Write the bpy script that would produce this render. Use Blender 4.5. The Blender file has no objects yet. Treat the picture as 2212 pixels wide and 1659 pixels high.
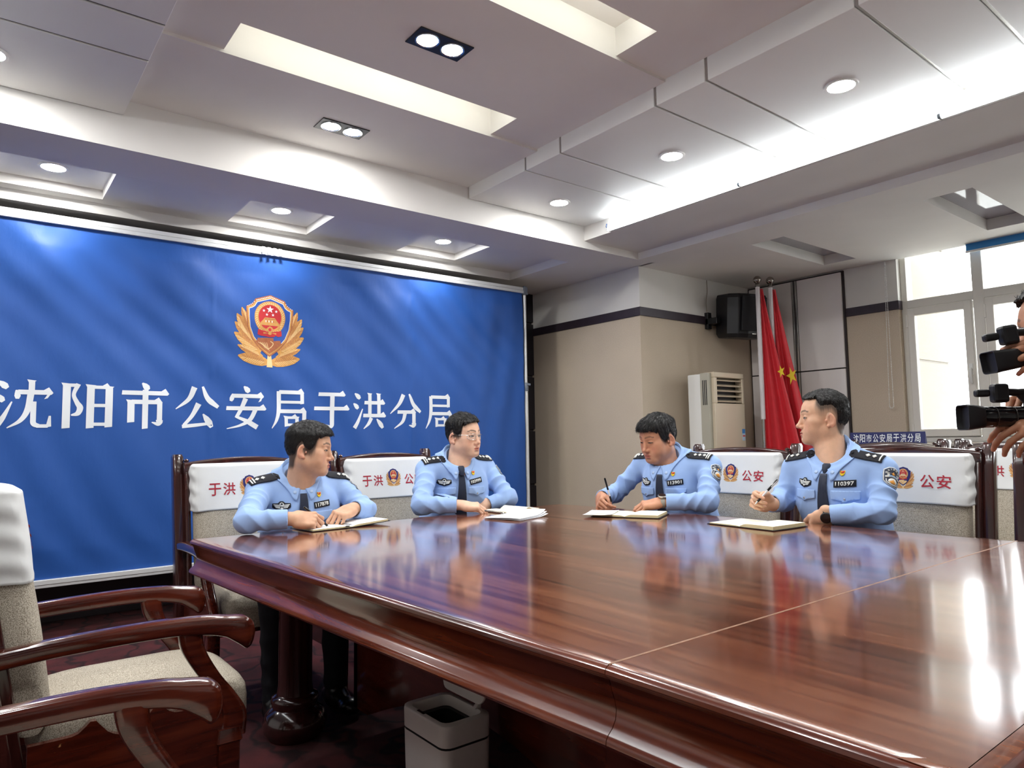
import bpy, bmesh, math, random
import numpy as np
from mathutils import Vector, Matrix
from mathutils.bvhtree import BVHTree

random.seed(7)
scene = bpy.context.scene
COL = scene.collection
PI = math.pi

# ------------------------------------------------------------------ camera
cam_data = bpy.data.cameras.new('camera')
cam = bpy.data.objects.new('camera', cam_data)
COL.objects.link(cam)
scene.camera = cam
cam_data.sensor_width = 36.0
cam_data.lens = 36.0 * 1500.85 / 2212.0
cam_data.clip_start = 0.02
_yaw, _pit, _rol = math.radians(38.0817), math.radians(4.5136), math.radians(-0.9432)
_f = Vector((math.sin(_yaw) * math.cos(_pit), math.cos(_yaw) * math.cos(_pit), math.sin(_pit)))
_r0 = Vector((math.cos(_yaw), -math.sin(_yaw), 0))
_u0 = _r0.cross(_f)
_r = _r0 * math.cos(_rol) + _u0 * math.sin(_rol)
_u = _u0 * math.cos(_rol) - _r0 * math.sin(_rol)
cam.matrix_world = Matrix(((_r.x, _u.x, -_f.x, 0), (_r.y, _u.y, -_f.y, 0), (_r.z, _u.z, -_f.z, 1.15), (0, 0, 0, 1)))

# ------------------------------------------------------------------ world, exposure
world = bpy.data.worlds.new('overcast_daylight')
scene.world = world
world.use_nodes = True
bgn = world.node_tree.nodes['Background']
bgn.inputs[0].default_value = (0.93, 0.97, 1.0, 1)
bgn.inputs[1].default_value = 1.9
scene.view_settings.view_transform = 'Standard'
scene.view_settings.look = 'None'
scene.view_settings.exposure = 1.95
scene.view_settings.gamma = 1.0
scene.view_settings.use_curve_mapping = False

LAMP = 1.0   # common scale of the room's lamps

# ------------------------------------------------------------------ helpers
def srgb(r, g, b):
    def l(c):
        c /= 255.0
        return c / 12.92 if c <= 0.04045 else ((c + 0.055) / 1.055) ** 2.4
    return (l(r), l(g), l(b), 1.0)

def tag(o, label=None, cat=None, group=None, kind=None):
    if label: o['label'] = label
    if cat: o['category'] = cat
    if group: o['group'] = group
    if kind: o['kind'] = kind
    return o

def empty(name, loc=(0, 0, 0), rz=0.0):
    o = bpy.data.objects.new(name, None)
    COL.objects.link(o)
    o.location = loc
    o.rotation_euler = (0, 0, rz)
    o.empty_display_size = 0.1
    return o

def copy_tree(o, parent=None):
    c = o.copy()
    COL.objects.link(c)
    c.parent = parent
    for ch in list(o.children):
        copy_tree(ch, c)
    return c

def world_off(o):
    v = Vector((0, 0, 0))
    while o is not None:
        v += o.location
        o = o.parent
    return v

class MB:
    """collects shapes and links them as ONE mesh object"""
    def __init__(self):
        self.v, self.f, self.m = [], [], []
    def add(self, vs, fs, m=0):
        b = len(self.v)
        self.v.extend([tuple(p) for p in vs])
        for q in fs:
            self.f.append([b + i for i in q])
            self.m.append(m)
        return self
    def box(self, lo, hi, m=0):
        x0, y0, z0 = lo; x1, y1, z1 = hi
        vs = [(x0, y0, z0), (x1, y0, z0), (x1, y1, z0), (x0, y1, z0), (x0, y0, z1), (x1, y0, z1), (x1, y1, z1), (x0, y1, z1)]
        return self.add(vs, [(0, 3, 2, 1), (4, 5, 6, 7), (0, 1, 5, 4), (1, 2, 6, 5), (2, 3, 7, 6), (3, 0, 4, 7)], m)
    def obox(self, c, size, R=None, m=0):
        c = Vector(c); s = Vector(size) * 0.5
        R = R or Matrix.Identity(3)
        vs = [c + R @ Vector((sx * s.x, sy * s.y, sz * s.z)) for sz in (-1, 1) for sx, sy in ((-1, -1), (1, -1), (1, 1), (-1, 1))]
        return self.add(vs, [(0, 3, 2, 1), (4, 5, 6, 7), (0, 1, 5, 4), (1, 2, 6, 5), (2, 3, 7, 6), (3, 0, 4, 7)], m)
    def prism(self, poly, o, u, v, depth, m=0, m_side=None):
        """2-D polygon (ccw in u,v) extruded by depth along u x v"""
        o, u, v = Vector(o), Vector(u).normalized(), Vector(v).normalized()
        n = u.cross(v)
        k = len(poly)
        a = [o + u * p[0] + v * p[1] for p in poly]
        b = [p + n * depth for p in a]
        self.add(a + b, [tuple(range(k))[::-1], tuple(range(k, 2 * k))], m)
        bi = len(self.v) - 2 * k
        for i in range(k):
            j = (i + 1) % k
            self.f.append([bi + i, bi + j, bi + k + j, bi + k + i])
            self.m.append(m if m_side is None else m_side)
        return self
    def flat(self, poly, o, u, v, m=0):
        o, u, v = Vector(o), Vector(u), Vector(v)
        return self.add([o + u * p[0] + v * p[1] for p in poly], [tuple(range(len(poly)))], m)
    def tube(self, pts, r, seg=12, m=0, caps=True, up=None, sq=1.0):
        pts = [Vector(p) for p in pts]
        n = len(pts)
        rs = r if isinstance(r, (list, tuple)) else [r] * n
        rings = []
        nrm = None
        for i, p in enumerate(pts):
            t = (pts[min(i + 1, n - 1)] - pts[max(i - 1, 0)]).normalized()
            if nrm is None:
                a = Vector(up) if up else (Vector((0, 0, 1)) if abs(t.z) < 0.9 else Vector((1, 0, 0)))
                nrm = (a - t * a.dot(t)).normalized()
            else:
                nrm = (nrm - t * nrm.dot(t)).normalized()
            b = t.cross(nrm)
            rings.append([p + (nrm * math.cos(2 * PI * k / seg) + b * math.sin(2 * PI * k / seg) * sq) * rs[i] for k in range(seg)])
        vs = [q for ring in rings for q in ring]
        fs = []
        for i in range(n - 1):
            for k in range(seg):
                k2 = (k + 1) % seg
                fs.append((i * seg + k, i * seg + k2, (i + 1) * seg + k2, (i + 1) * seg + k))
        if caps:
            fs.append(tuple(range(seg))[::-1])
            fs.append(tuple((n - 1) * seg + k for k in range(seg)))
        return self.add(vs, fs, m)
    def sweep(self, section, pts, side, up, m=0, caps=True, scales=None):
        """closed 2-D section swept along pts; side/up are fixed axes or lists"""
        n, k = len(pts), len(section)
        vs = []
        for i, p in enumerate(pts):
            s = Vector(side[i] if isinstance(side, list) else side)
            w = Vector(up[i] if isinstance(up, list) else up)
            sc = scales[i] if scales else (1, 1)
            for a, b in section:
                vs.append(Vector(p) + s * a * sc[0] + w * b * sc[1])
        fs = []
        for i in range(n - 1):
            for j in range(k):
                j2 = (j + 1) % k
                fs.append((i * k + j, i * k + j2, (i + 1) * k + j2, (i + 1) * k + j))
        if caps:
            fs.append(tuple(range(k))[::-1]); fs.append(tuple((n - 1) * k + j for j in range(k)))
        return self.add(vs, fs, m)
    def lathe(self, prof, c=(0, 0, 0), seg=24, m=0, ax=None, caps=True):
        c = Vector(c)
        R = Matrix.Identity(3)
        if ax is not None:
            R = Vector((0, 0, 1)).rotation_difference(Vector(ax)).to_matrix()
        vs, fs = [], []
        for r, z in prof:
            for k in range(seg):
                vs.append(c + R @ Vector((r * math.cos(2 * PI * k / seg), r * math.sin(2 * PI * k / seg), z)))
        for i in range(len(prof) - 1):
            for k in range(seg):
                k2 = (k + 1) % seg
                fs.append((i * seg + k, i * seg + k2, (i + 1) * seg + k2, (i + 1) * seg + k))
        if caps:
            fs.append(tuple(range(seg))[::-1]); fs.append(tuple((len(prof) - 1) * seg + k for k in range(seg)))
        return self.add(vs, fs, m)
    def grid(self, fn, nu, nv, m=0, cu=False, flip=False):
        vs = [fn(i / (nu if cu else nu - 1), j / (nv - 1)) for i in range(nu) for j in range(nv)]
        fs = []
        for i in range(nu if cu else nu - 1):
            for j in range(nv - 1):
                i2 = (i + 1) % nu
                q = (i * nv + j, i2 * nv + j, i2 * nv + j + 1, i * nv + j + 1)
                fs.append(q[::-1] if flip else q)
        return self.add(vs, fs, m)
    def build(self, name, mats, parent=None, smooth=None, bevel=None, local=False, seg=2, solid=None, base=None):
        vs = self.v
        off = Vector((0, 0, 0))
        if parent is not None:
            off = Vector((0, 0, 0)) if local else world_off(parent)
        elif not local:
            a = np.array(vs)
            lo, hi = a.min(0), a.max(0)
            off = Vector(base) if base else Vector(((lo[0] + hi[0]) / 2, (lo[1] + hi[1]) / 2, lo[2]))
        me = bpy.data.meshes.new(name)
        me.from_pydata([(p[0] - off.x, p[1] - off.y, p[2] - off.z) for p in vs], [], self.f)
        mats = mats if isinstance(mats, (list, tuple)) else [mats]
        for mt in mats: me.materials.append(mt)
        if len(mats) > 1:
            me.polygons.foreach_set('material_index', self.m)
        me.validate()
        bm = bmesh.new(); bm.from_mesh(me)
        bmesh.ops.recalc_face_normals(bm, faces=bm.faces)
        bm.to_mesh(me); bm.free()
        if smooth is not None:
            me.shade_smooth()
            me.set_sharp_from_angle(angle=math.radians(smooth))
        o = bpy.data.objects.new(name, me)
        COL.objects.link(o)
        if parent is not None: o.parent = parent
        else: o.location = off
        if solid:
            s = o.modifiers.new('thick', 'SOLIDIFY'); s.thickness = solid; s.offset = 0
        if bevel:
            b = o.modifiers.new('bevel', 'BEVEL'); b.width = bevel; b.segments = seg; b.limit_method = 'ANGLE'; b.angle_limit = math.radians(40)
            b.harden_normals = False
        return o

# ------------------------------------------------------------------ materials
MATS = {}
def mat(name, col, rough=0.5, metal=0.0, coat=0.0, spec=0.5, var=0.0, vscale=8.0, bump=0.0, bscale=60.0, stretch=None,
        emit=0.0, col2=None, sheen=0.0, sss=0.0, detail=4.0, attr=None, trans=0.0, alpha=1.0, ior=1.45):
    m = bpy.data.materials.new(name)
    m.use_nodes = True
    nt = m.node_tree
    N, L = nt.nodes, nt.links
    b = N['Principled BSDF']
    col = tuple(col) if len(col) == 4 else tuple(col) + (1.0,)
    b.inputs['Base Color'].default_value = col
    b.inputs['Roughness'].default_value = rough
    b.inputs['Metallic'].default_value = metal
    b.inputs['Specular IOR Level'].default_value = spec
    b.inputs['Coat Weight'].default_value = coat
    b.inputs['Coat Roughness'].default_value = 0.06
    b.inputs['IOR'].default_value = ior
    if sheen: b.inputs['Sheen Weight'].default_value = sheen
    if sss:
        b.inputs['Subsurface Weight'].default_value = sss
        b.inputs['Subsurface Radius'].default_value = (0.010, 0.004, 0.002)
        b.inputs['Subsurface Scale'].default_value = 1.0
    if trans: b.inputs['Transmission Weight'].default_value = trans
    if alpha < 1: b.inputs['Alpha'].default_value = alpha
    tc = N.new('ShaderNodeTexCoord')
    src = tc.outputs['Object']
    if stretch:
        mp = N.new('ShaderNodeMapping'); mp.inputs['Scale'].default_value = stretch
        L.new(src, mp.inputs['Vector']); src = mp.outputs['Vector']
    base_out = None
    if attr:
        at = N.new('ShaderNodeVertexColor'); at.layer_name = attr
        base_out = at.outputs['Color']
    if var > 0 or col2:
        nz = N.new('ShaderNodeTexNoise'); nz.inputs['Scale'].default_value = vscale; nz.inputs['Detail'].default_value = detail
        L.new(src, nz.inputs['Vector'])
        rp = N.new('ShaderNodeValToRGB')
        rp.color_ramp.elements[0].position = 0.3; rp.color_ramp.elements[1].position = 0.7
        L.new(nz.outputs['Fac'], rp.inputs['Fac'])
        if base_out is not None:
            rp.color_ramp.elements[0].color = (1 - var, 1 - var, 1 - var, 1); rp.color_ramp.elements[1].color = (1 + var, 1 + var, 1 + var, 1)
            mx = N.new('ShaderNodeMix'); mx.data_type = 'RGBA'; mx.blend_type = 'MULTIPLY'; mx.inputs['Factor'].default_value = 1
            L.new(base_out, mx.inputs['A']); L.new(rp.outputs['Color'], mx.inputs['B']); base_out = mx.outputs['Result']
        else:
            c2 = col2 if col2 else tuple(min(1, c * (1 + var)) for c in col[:3]) + (1,)
            c1 = col if col2 else tuple(c * (1 - var) for c in col[:3]) + (1,)
            rp.color_ramp.elements[0].color = c1; rp.color_ramp.elements[1].color = c2
            base_out = rp.outputs['Color']
    if base_out is not None: L.new(base_out, b.inputs['Base Color'])
    if bump > 0:
        nb = N.new('ShaderNodeTexNoise'); nb.inputs['Scale'].default_value = bscale; nb.inputs['Detail'].default_value = 5
        L.new(src, nb.inputs['Vector'])
        bp = N.new('ShaderNodeBump'); bp.inputs['Strength'].default_value = bump; bp.inputs['Distance'].default_value = 0.005
        L.new(nb.outputs['Fac'], bp.inputs['Height']); L.new(bp.outputs['Normal'], b.inputs['Normal'])
    if emit:
        b.inputs['Emission Color'].default_value = col; b.inputs['Emission Strength'].default_value = emit
    MATS[name] = m
    return m

def wood(name, c_dark, c_mid, c_light, rough=0.22, coat=0.6, scale=(60, 3, 60), amount=1.0, rot=(0, 0, 0), chips=None):
    m = bpy.data.materials.new(name); m.use_nodes = True
    nt = m.node_tree; N, L = nt.nodes, nt.links
    b = N['Principled BSDF']
    b.inputs['Roughness'].default_value = rough
    b.inputs['Coat Weight'].default_value = coat
    b.inputs['Coat Roughness'].default_value = 0.09
    tc = N.new('ShaderNodeTexCoord'); mp = N.new('ShaderNodeMapping')
    mp.inputs['Scale'].default_value = scale
    mp.inputs['Rotation'].default_value = rot
    L.new(tc.outputs['Object'], mp.inputs['Vector'])
    n1 = N.new('ShaderNodeTexNoise'); n1.inputs['Scale'].default_value = 1.0; n1.inputs['Detail'].default_value = 6; n1.inputs['Distortion'].default_value = 1.2
    L.new(mp.outputs['Vector'], n1.inputs['Vector'])
    n2 = N.new('ShaderNodeTexNoise'); n2.inputs['Scale'].default_value = 0.22; n2.inputs['Detail'].default_value = 3; n2.inputs['Distortion'].default_value = 2.0
    L.new(mp.outputs['Vector'], n2.inputs['Vector'])
    ad = N.new('ShaderNodeMath'); ad.operation = 'MULTIPLY_ADD'; ad.inputs[1].default_value = 0.45; ad.inputs[2].default_value = 0.0
    L.new(n1.outputs['Fac'], ad.inputs[0])
    ad2 = N.new('ShaderNodeMath'); ad2.operation = 'MULTIPLY_ADD'; ad2.inputs[1].default_value = 0.55
    L.new(n2.outputs['Fac'], ad2.inputs[0]); L.new(ad.outputs[0], ad2.inputs[2])
    rp = N.new('ShaderNodeValToRGB')
    e = rp.color_ramp.elements
    e[0].position = 0.36; e[0].color = c_dark; e[1].position = 0.64; e[1].color = c_light
    k = e.new(0.5); k.color = c_mid
    L.new(ad2.outputs[0], rp.inputs['Fac'])
    if chips:
        nc = N.new('ShaderNodeTexNoise'); nc.inputs['Scale'].default_value = 13.0; nc.inputs['Detail'].default_value = 4; nc.inputs['Roughness'].default_value = .6
        L.new(tc.outputs['Object'], nc.inputs['Vector'])
        rc = N.new('ShaderNodeValToRGB'); rc.color_ramp.elements[0].position = chips; rc.color_ramp.elements[1].position = chips + .01
        rc.color_ramp.elements[0].color = (0, 0, 0, 1); rc.color_ramp.elements[1].color = (1, 1, 1, 1)
        L.new(nc.outputs['Fac'], rc.inputs['Fac'])
        mx = N.new('ShaderNodeMix'); mx.data_type = 'RGBA'; L.new(rc.outputs['Color'], mx.inputs['Factor'])
        L.new(rp.outputs['Color'], mx.inputs['A']); mx.inputs['B'].default_value = srgb(176, 128, 84)
        L.new(mx.outputs['Result'], b.inputs['Base Color'])
    else:
        L.new(rp.outputs['Color'], b.inputs['Base Color'])
    MATS[name] = m
    return m

def weave(name, c1, c2, scale=350.0, rough=0.85, bump=0.25, speck=None, vor=False):
    """fine speckled woven fabric / wallpaper"""
    m = bpy.data.materials.new(name); m.use_nodes = True
    nt = m.node_tree; N, L = nt.nodes, nt.links
    b = N['Principled BSDF']; b.inputs['Roughness'].default_value = rough
    b.inputs['Specular IOR Level'].default_value = 0.25
    tc = N.new('ShaderNodeTexCoord')
    n1 = N.new('ShaderNodeTexNoise'); n1.inputs['Scale'].default_value = scale; n1.inputs['Detail'].default_value = 2
    L.new(tc.outputs['Object'], n1.inputs['Vector'])
    rp = N.new('ShaderNodeValToRGB')
    rp.color_ramp.elements[0].position = 0.38; rp.color_ramp.elements[1].position = 0.6
    rp.color_ramp.elements[0].color = c1; rp.color_ramp.elements[1].color = c2
    L.new(n1.outputs['Fac'], rp.inputs['Fac'])
    n2 = N.new('ShaderNodeTexNoise'); n2.inputs['Scale'].default_value = 3.0; n2.inputs['Detail'].default_value = 3
    L.new(tc.outputs['Object'], n2.inputs['Vector'])
    rp2 = N.new('ShaderNodeValToRGB'); rp2.color_ramp.elements[0].color = (0.9, 0.9, 0.9, 1); rp2.color_ramp.elements[1].color = (1.05, 1.05, 1.05, 1)
    L.new(n2.outputs['Fac'], rp2.inputs['Fac'])
    mx = N.new('ShaderNodeMix'); mx.data_type = 'RGBA'; mx.blend_type = 'MULTIPLY'; mx.inputs['Factor'].default_value = 1
    L.new(rp.outputs['Color'], mx.inputs['A']); L.new(rp2.outputs['Color'], mx.inputs['B'])
    L.new(mx.outputs['Result'], b.inputs['Base Color'])
    bp = N.new('ShaderNodeBump'); bp.inputs['Strength'].default_value = bump; bp.inputs['Distance'].default_value = 0.002
    L.new(n1.outputs['Fac'], bp.inputs['Height']); L.new(bp.outputs['Normal'], b.inputs['Normal'])
    MATS[name] = m
    return m

def emitter(name, col, strength):
    m = bpy.data.materials.new(name); m.use_nodes = True
    nt = m.node_tree; N, L = nt.nodes, nt.links
    N.remove(N['Principled BSDF'])
    e = N.new('ShaderNodeEmission'); e.inputs[0].default_value = col; e.inputs[1].default_value = strength
    L.new(e.outputs[0], N['Material Output'].inputs[0])
    MATS[name] = m
    return m

WHITE_C = mat('ceiling_paint', srgb(236, 234, 230), 0.75, var=0.03, vscale=2.0)
PANEL_C = mat('ceiling_panel_white', srgb(232, 232, 230), 0.45, var=0.02, vscale=2.0)
WALL_W = mat('upper_wall_paint', srgb(226, 224, 218), 0.8, var=0.03, vscale=3.0)
WALLPAPER = weave('beige_wallpaper', srgb(184, 168, 146), srgb(212, 198, 178), 260.0, 0.9, 0.3)
TRIM = mat('dark_plum_trim', srgb(52, 42, 50), 0.35, var=0.1, vscale=20)
DARKWALL = mat('dark_back_wall', srgb(36, 33, 38), 0.4, var=0.15, vscale=6, bump=0.05)
DARKGROOVE = mat('groove_strip', srgb(70, 66, 70), 0.4)
METAL = mat('brushed_metal', srgb(178, 176, 172), 0.3, 0.9, var=0.06, vscale=30)
DARKMETAL = mat('dark_metal_strip', srgb(88, 84, 82), 0.35, 0.8)
CHROME = mat('chrome', srgb(205, 205, 205), 0.15, 1.0)
STEEL = mat('steel_ball', srgb(150, 145, 138), 0.22, 1.0)
ALU = mat('white_aluminium', srgb(228, 230, 230), 0.35, 0.25)
GREYPLASTIC = mat('grey_plastic', srgb(120, 128, 138), 0.45)
TABLEWOOD = wood('table_mahogany', srgb(72, 34, 20), srgb(116, 62, 40), srgb(150, 92, 62), 0.16, 0.9, (30, 1.2, 30))
EDGEWOOD = wood('table_edge_mahogany', srgb(58, 20, 12), srgb(104, 44, 24), srgb(138, 68, 36), 0.2, 0.8, (14, 1.6, 30))
CHAIRWOOD = wood('chair_mahogany', srgb(50, 16, 10), srgb(80, 28, 17), srgb(102, 42, 25), 0.16, 0.9, (40, 3, 40), chips=.745)
DARKCHAIR = wood('chair_post_wood', srgb(36, 14, 14), srgb(52, 22, 20), srgb(70, 32, 28), 0.18, 0.9, (60, 60, 4))
UPHOLST = weave('speckled_upholstery', srgb(138, 128, 112), srgb(204, 196, 180), 420.0, 0.9, 0.4)
COVER = mat('white_chair_cover', srgb(226, 228, 228), 0.8, var=0.02, vscale=6, bump=0.25, bscale=14, sheen=0.1)
REDINK = mat('red_print', srgb(170, 34, 52), 0.7, var=0.05)
BLUEINK = mat('blue_print', srgb(44, 42, 110), 0.7)
GOLDINK = mat('gold_print', srgb(212, 156, 84), 0.55, var=0.12, vscale=60)
GOLDLT = mat('pale_gold_print', srgb(240, 206, 150), 0.55)
GOLDDK = mat('bronze_print', srgb(176, 104, 66), 0.55, var=0.1, vscale=60)
CRED = mat('crest_red_print', srgb(196, 44, 50), 0.6)
WHITEINK = mat('white_print', srgb(236, 240, 244), 0.6)
BANNER = mat('blue_banner_cloth', srgb(38, 86, 164), 0.5, spec=0.45, var=0.05, vscale=1.5, bump=0.5, bscale=4, stretch=(1, 1, .45))
for _n in BANNER.node_tree.nodes:
    if _n.type == 'BUMP': _n.inputs['Distance'].default_value = .02
CARPET = mat('red_patterned_carpet', srgb(52, 20, 22), 0.95, col2=srgb(84, 30, 32), vscale=7.0, detail=6, bump=0.4, bscale=300)
BLACKPL = mat('black_plastic', srgb(24, 24, 27), 0.4, var=0.1, vscale=40)
BLACKGL = mat('black_gloss', srgb(14, 14, 17), 0.12, coat=0.5)
ACWHITE = mat('ac_white_shell', srgb(226, 226, 222), 0.4)
ACGOLD = mat('ac_champagne_shell', srgb(214, 200, 176), 0.3, 0.15)
FLAGRED = mat('red_flag_satin', srgb(206, 26, 40), 0.5, sheen=0.2, var=0.05, vscale=6)
FLAGWHITE = mat('white_flag_sleeve', srgb(226, 222, 224), 0.6)
YELLOW = mat('yellow_star', srgb(240, 208, 40), 0.6)
CLOSET = mat('white_laminate', srgb(236, 231, 228), 0.4, var=0.02, vscale=2)
FRAMEW = mat('window_frame_pvc', srgb(222, 218, 208), 0.35)
BINWHITE = mat('bin_white_plastic', srgb(214, 206, 200), 0.4, var=0.03, vscale=5)
PAPER = mat('cream_paper', srgb(240, 236, 218), 0.85, var=0.02, vscale=20)
PAPERW = mat('white_paper', srgb(244, 246, 250), 0.85, var=0.02, vscale=20)
PAPEREDGE = mat('page_edges', srgb(226, 212, 168), 0.9, var=0.12, vscale=40, stretch=(1, 1, 40))
LEATHER = mat('dark_notebook_cover', srgb(28, 22, 24), 0.45, bump=0.2, bscale=250)
SIGNBLUE = mat('navy_sign_board', srgb(28, 34, 96), 0.4)
CONCRETE = mat('rendered_outer_wall', srgb(146, 139, 126), 0.95, var=0.06, vscale=40, bump=0.4, bscale=80)
BLINDBLUE = mat('blue_roller_blind', srgb(60, 138, 204), 0.7)
GLASSP = mat('window_glass', (1, 1, 1, 1), 0.02, alpha=0.08, spec=0.6)
LED = emitter('led_lens', (1.0, 0.99, 0.97, 1), 78.0 * LAMP)
LEDCOVE = emitter('cove_strip', (1.0, 1.0, 0.90, 1), 2.7 * LAMP)
LEDTUBE = emitter('led_tube', (0.93, 0.98, 1.0, 1), 7.5 * LAMP)
# ------------------------------------------------------------------ the room shell
X0, X1, Y0, YW = -2.4, 6.38, -3.2, 5.58
XC, YC = 4.67, 4.10            # corner of the projecting wall block
ZS = 2.67                      # soffit
def struct(mb, name, mats, **k):
    return tag(mb.build(name, mats, **k), kind='structure')

floor = struct(MB().box((X0 - .2, Y0 - .2, -0.1), (X1 + .2, YW + .2, 0)), 'floor', CARPET, base=(0, 0, 0))
# swirling pattern of the carpet as extra colour
nt = CARPET.node_tree
_b = nt.nodes['Principled BSDF']
_w = nt.nodes.new('ShaderNodeTexWave'); _w.wave_type = 'BANDS'; _w.inputs['Scale'].default_value = 1.6
_w.inputs['Distortion'].default_value = 14.0; _w.inputs['Detail'].default_value = 3; _w.inputs['Detail Scale'].default_value = 1.6
_tc = nt.nodes.new('ShaderNodeTexCoord'); nt.links.new(_tc.outputs['Object'], _w.inputs['Vector'])
_rp = nt.nodes.new('ShaderNodeValToRGB'); _rp.color_ramp.elements[0].position = 0.0; _rp.color_ramp.elements[1].position = 0.16
_rp.color_ramp.elements[0].color = (0.25, 0.25, 0.3, 1); _rp.color_ramp.elements[1].color = (1, 1, 1, 1)
nt.links.new(_w.outputs['Fac'], _rp.inputs['Fac'])
_mx = nt.nodes.new('ShaderNodeMix'); _mx.data_type = 'RGBA'; _mx.blend_type = 'MULTIPLY'; _mx.inputs['Factor'].default_value = 1
_src = _b.inputs['Base Color'].links[0].from_socket
nt.links.new(_src, _mx.inputs['A']); nt.links.new(_rp.outputs['Color'], _mx.inputs['B']); nt.links.new(_mx.outputs['Result'], _b.inputs['Base Color'])

# back wall: dark boards between thin lighter joints
wb = struct(MB().box((X0, YW + .03, 0), (XC, YW + .2, 3.1)), 'wall_back', DARKGROOVE)
zs = [0.12, 0.675, 1.238, 1.80, 2.36, 2.92]
for a, b in zip(zs[:-1], zs[1:]):
    MB().box((X0, YW, a + .012), (XC, YW + .03, b - .012)).build('wall_panel', DARKWALL, wb)
struct(MB().box((X0, YW - .02, 0), (XC, YW + .03, .13)), 'baseboard_back', mat('dark_baseboard', srgb(44, 38, 40), .45, var=.1), bevel=.004)
struct(MB().box((X0 - .2, Y0, 0), (X0, YW + .2, 3.1)), 'wall_left', WALL_W)
struct(MB().box((X0 - .2, Y0 - .2, 0), (X1 + .3, Y0, 3.1)), 'wall_front', WALL_W)

# projecting wall block beside the banner
struct(MB().box((XC, YC, 0), (X1, YW + .2, 2.235)), 'wall_column', WALLPAPER, base=(XC, YC, 0))
struct(MB().box((XC, YC, 2.235), (X1, YW + .2, 3.1)), 'wall_column_upper', WALL_W)
struct(MB().prism([(XC - .012, YW), (XC - .012, YC - .012), (X1, YC - .012), (X1, YC + .02), (XC + .02, YC + .02), (XC + .02, YW)],
                  (0, 0, 2.225), (1, 0, 0), (0, 1, 0), .078), 'trim_column', TRIM, bevel=.003)
struct(MB().prism([(XC - .012, YW), (XC - .012, YC - .012), (X1, YC - .012), (X1, YC + .02), (XC + .02, YC + .02), (XC + .02, YW)],
                  (0, 0, 0), (1, 0, 0), (0, 1, 0), .11), 'baseboard_column', TRIM, bevel=.003)

# window wall: wall sections, window reveals
WT = 0.30
wins = [(0.80, 2.64), (-1.60, 0.30)]
ZSILL = 1.06
mbw = MB()
ys = [Y0] + [v for w in sorted(wins) for v in w] + [YC]
for a, b in zip(ys[0::2], ys[1::2]):
    mbw.box((X1, a, 0), (X1 + WT, b, 2.235))
for a, b in wins: mbw.box((X1, a, 0), (X1 + WT, b, ZSILL))
wr = struct(mbw, 'wall_right', WALLPAPER, base=(X1, 0, 0))
mbu = MB()
for a, b in zip(ys[0::2], ys[1::2]): mbu.box((X1, a, 2.235), (X1 + WT, b, 3.1))
for a, b in wins: mbu.box((X1, a, 2.78), (X1 + WT, b, 3.1))
struct(mbu, 'wall_right_upper', WALL_W)
mt = MB()
mt.box((X1 - .012, 2.64, 2.225), (X1 + .02, 3.10, 2.303)); mt.box((X1 - .012, 2.632, 2.225), (X1 + .10, 2.64, 2.303))
mt.box((X1 - .012, .30, 2.225), (X1 + .02, .80, 2.303))
struct(mt, 'trim_right', TRIM, bevel=.003)
# white laminate cupboard front on the window wall
cl = tag(empty('wall_cupboard', (X1 - .02, 3.6, 0)), 'floor-to-ceiling white laminate cupboard front behind the red flags', 'cupboard')
MB().box((X1 - .022, 3.10, 0.0), (X1 + .01, YC - .002, 2.66)).build('dark_surround', mat('dark_gap', srgb(48, 40, 40), .6), cl)
for (a, b) in ((3.118, 3.552), (3.612, 4.08)):
    for (c, d) in ((0.06, 1.745), (1.757, 2.645)):
        MB().box((X1 - .04, a, c), (X1 - .02, b, d)).build('door_panel', CLOSET, cl, bevel=.002)
for (c, d) in ((0.06, 1.745), (1.757, 2.645)):
    mbs = MB(); mbs.box((X1 - .046, 3.556, c), (X1 - .02, 3.574, d)); mbs.box((X1 - .046, 3.590, c), (X1 - .02, 3.608, d))
    mbs.box((X1 - .034, 3.574, c), (X1 - .02, 3.590, d), 1)
    mbs.build('metal_profile', [METAL, DARKMETAL], cl, bevel=.002)

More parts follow.
